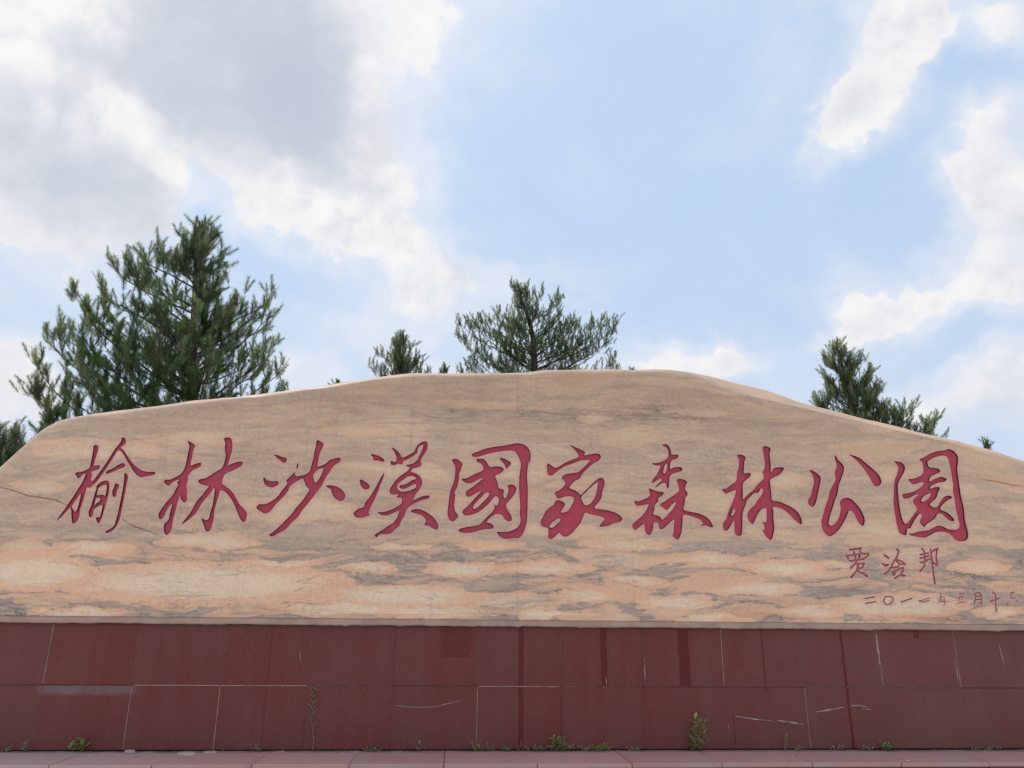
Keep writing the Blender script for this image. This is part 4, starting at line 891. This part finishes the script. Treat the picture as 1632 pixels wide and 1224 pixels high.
# ------------------------------------------------------------------ weeds at the foot of the plinth
def leafvf(p, d, L, W_):
    "a folded pointed leaf"
    d = d.normalized(); s_ = d.cross(Vector((0, 0, 1)));
    if s_.length < .1: s_ = Vector((1, 0, 0))
    s_.normalize(); u = s_.cross(d)
    return [p, p+d*L*.45+s_*W_/2+u*W_*.2, p+d*L, p+d*L*.45-s_*W_/2+u*W_*.2, p+d*L*.5], [(0, 1, 4), (1, 2, 4), (2, 3, 4), (3, 0, 4)]
def weed(label, px, py, wpx, hpx, nst, m, cat='weed', ll=.03, parts=False, grp='weeds in the joint at the foot of the plinth'):
    b_ = zplane(px, py, ZT); x = b_.x; y = YW-.014; w = wpx*1.35/163.; h = hpx*1.05/163.; ll = ll*1.25; nst = int(nst*1.6)+1
    root = tag(empty('weed', (x, y, ZT)), label, cat, grp)
    sv_, sf_, lv, lf = [], [], [], []; leaves = []
    for i in range(nst):
        p0 = Vector((x+random.uniform(-.5, .5)*w*(.75 if nst > 3 else .2), y-random.uniform(0, .012), ZT-.004)); hh = h*random.uniform(.35, 1.0)
        top = p0+Vector((random.uniform(-.5, .5)*w*.5, -random.uniform(.0, .05)-.2*hh, hh))
        P = [p0, p0.lerp(top, .5)+Vector((random.uniform(-.01, .01), -.005, 0)), top]
        v, f = tube(P, .0022, .0012, 4); k = len(sv_); sv_ += v; sf_ += [tuple(a+k for a in q) for q in f]
        nl_ = max(3, int(hh/.016))
        for j in range(nl_):
            t = (j+1)/nl_; p = P[0].lerp(P[1], t*2) if t < .5 else P[1].lerp(P[2], t*2-1)
            a = random.uniform(0, 6.28); d = Vector((math.cos(a), min(.3, math.sin(a)), random.uniform(-.1, .9)))
            leaves.append(leafvf(p, d, ll*random.uniform(.6, 1.2), ll*.48))
    mesh_obj('stem', sv_, sf_, m, root)
    if parts:
        for v, f in leaves: mesh_obj('leaf', v, f, m, root)
    else:
        for v, f in leaves: k = len(lv); lv += v; lf += [tuple(a+k for a in q) for q in f]
        mesh_obj('foliage', lv, lf, m, root)['kind'] = 'stuff'
    return root
weed('tallest leafy weed, standing alone right of the centre', 1112, 1196, 24, 48, 3, LEAF, ll=.052, parts=True)
weed('bright feathery green weed clump beside the wet dark stripe', 893, 1197, 26, 19, 12, LEAF, ll=.038)
weed('low trailing weed mat between the feathery clump and the tall weed, its left half', 950, 1197, 48, 9, 18, LEAF, ll=.022)
weed('low weed tuft ending the trailing mat on the right', 1012, 1197, 22, 8, 9, LEAF, ll=.020)
weed('weed fringe left of the bright feathery clump', 858, 1197, 30, 9, 10, LEAF, ll=.020)
weed('small pale weed beside the foot of the wide wet stripe', 830, 1197, 10, 12, 3, DRYLEAF, ll=.024)
weed('small weed at the foot of the bright vertical joint', 762, 1197, 18, 10, 6, LEAF, ll=.024)
weed('small weed just right of the bright vertical joint', 781, 1197, 9, 10, 3, DRYLEAF, ll=.024)
weed('low weed a little left of the wide wet stripe', 806, 1197, 14, 7, 5, LEAF, ll=.02)
weed('single leaning pale weed, two leaves', 671, 1197, 12, 12, 2, DRYLEAF, ll=.032)
weed('flat weed row right of the climbing vine', 598, 1197, 26, 5, 9, LEAF, ll=.018)
weed('tiny weed left of the climbing vine', 409, 1197, 12, 9, 4, DRYLEAF, ll=.022)
weed('light green pointed weed near the left corner', 118, 1199, 20, 17, 4, LEAF, ll=.055)
weed('tiny dry weed beside the leftmost joint', 37, 1199, 9, 14, 3, DRYLEAF, ll=.022)
weed('grey dead weed flat against the wall at the left edge', 4, 1199, 16, 6, 4, DRYLEAF, ll=.03)
weed('thin bare twig weed below the white scratch', 1251, 1196, 8, 28, 3, DRYLEAF, ll=.012)
weed('small tuft just right of the bare twig', 1272, 1196, 14, 6, 6, LEAF, ll=.018)
weed('rusty low tuft left of the dark vertical joint', 1334, 1196, 18, 8, 7, DRYLEAF, ll=.022)
weed('spreading tuft right of the dark vertical joint', 1378, 1195, 20, 8, 8, DRYLEAF, ll=.024)
weed('spiky grass tuft with narrow leaves', 1411, 1195, 14, 11, 8, LEAF, ll=.028)
weed('sparse yellow-green weeds near the right edge', 1570, 1195, 44, 5, 9, LEAF, ll=.018)
# the climbing dry vine in the tile joint
vx = at(500, 1150, YW).x
vine = tag(empty('climbing_vine', (vx, YW-.01, ZT)), 'dry climbing vine with paired leaves, up the lower tile row left of centre', 'vine')
vp = [at(498.5+1.5*math.sin(k*.9), 1196-k*9.2, YW-.012) for k in range(12)]
v, f = tube(vp, .003, .0018, 5); mesh_obj('stem', v, f, DRYLEAF, vine)
for k in range(1, 12):
    for s_ in (-1, 1):
        if random.random() < .12: continue
        L = (.040 if k < 4 else .080)*random.uniform(.7, 1.1)
        v, f = leafvf(vp[k]+Vector((0, -.003, 0)), Vector((s_*.55, -.25, .8 if k != 11 else -.3)), L, L*.32); mesh_obj('leaf', v, f, DRYLEAF if k != 11 else LEAF, vine)
# little stones and chips on the step
def pebble(label, px, py, r, name='pebble', flat=.5, m=CHIP):
    c = zplane(px, py, ZT+.002); vv = []; bm = bmesh.new(); bmesh.ops.create_icosphere(bm, subdivisions=2, radius=r)
    for v in bm.verts:
        k = random.uniform(.85, 1.15); v.co = Vector((v.co.x*k*1.2, v.co.y*k, v.co.z*k*flat))
    me = bpy.data.meshes.new(name); bm.to_mesh(me); bm.free(); me.materials.append(m); o = bpy.data.objects.new(name, me); COL.objects.link(o)
    o.location = (c.x, c.y, ZT+r*flat*.8); return tag(o, label, 'pebble', 'bits of stone on the step')
pebble('small white pebble on the step below the bare twig', 1263, 1204, .011)
pebble('white pebble near the front edge of the step, far right', 1446, 1213, .012)
pebble('white speck of stone on the step between the vine and the centre', 546, 1201, .009)
pebble('tiny white pebble on the step near the left corner', 143, 1204, .011)
pebble('pale pebble against the wall left of the climbing vine', 450, 1198, .009)
def chip(label, px, py, w, d_, h, rz):
    c = zplane(px, py, ZT+.002); pts = []
    for k in range(7):
        a = k*2*math.pi/7; pts.append((w/2*math.cos(a)*random.uniform(.7, 1.1), d_/2*math.sin(a)*random.uniform(.7, 1.1)))
    vv = [(x, y, 0) for x, y in pts]+[(x*.93, y*.93, h) for x, y in pts]; ff = [tuple(range(6, -1, -1)), tuple(range(7, 14))]+[(k, (k+1) % 7, 7+(k+1) % 7, 7+k) for k in range(7)]
    o = mesh_obj('stone_chip', vv, ff, SLABCHIP); o.location = (c.x, min(c.y, YW-.03), ZT+.004); o.rotation_euler = (rad(4), 0, rz); return tag(o, label, 'stone chip', 'bits of stone on the step')
SLABCHIP = simple('pale_chip', (.55, .42, .38), .8, .2)
chip('pale flat tile chip leaning at the foot of the wall, left', 206, 1200, .10, .05, .020, .1)
chip('broken pale tile flake on the step right of the pale chip', 296, 1202, .19, .10, .010, -.2)
chip('thin pale flake at the foot of the wall below the bright left joint', 335, 1200, .12, .05, .012, .05)

# grit and crumbs of mortar lying on the step, thickest along the wall
gv, gf = [], []
for k in range(900):
    x = random.uniform(-4.6, 6.3); y = YW-.015-abs(random.gauss(0, 1))*(.035 if k < 620 else .22)
    if y < yfront+.02: continue
    r = random.uniform(.0015, .0055)*(1.6 if random.random() < .06 else 1); k0 = len(gv); a = random.uniform(0, 6.28)
    for j in range(4): gv.append((x+r*math.cos(a+j*1.57)*random.uniform(.7, 1.3), y+r*math.sin(a+j*1.57)*random.uniform(.7, 1.3), ZT+.001))
    gv.append((x, y, ZT+.001+r*random.uniform(.5, 1.0)))
    gf += [(k0+j, k0+(j+1) % 4, k0+4) for j in range(4)]
GRIT = simple('grit', (.38, .32, .27), .95, .5, 60, c2=(.13, .10, .08))
tag(mesh_obj('grit', gv, gf, GRIT), 'scattered grit and mortar crumbs along the foot of the tiled wall', 'grit', kind='stuff')
lv, lf = [], []
for k in range(46):
    x = random.uniform(-4.4, 5.9); y = YW-.02-abs(random.gauss(0, 1))*.03
    a = random.uniform(0, 6.28); v, f = leafvf(Vector((x, y, ZT+.004)), Vector((math.cos(a), math.sin(a)*.5, random.uniform(0, .25))), random.uniform(.018, .04), .010)
    v = [Vector((q.x, min(q.y, YW-.006), max(q.z, ZT+.002))) for q in v]
    k0 = len(lv); lv += v; lf += [tuple(i+k0 for i in q) for q in f]
tag(mesh_obj('leaf_litter', lv, lf, leaf_mat('dead_leaf', (.30, .20, .11, 1), (.16, .10, .06, 1))), 'small dead leaves blown against the foot of the tiled wall', 'leaf litter', kind='stuff')
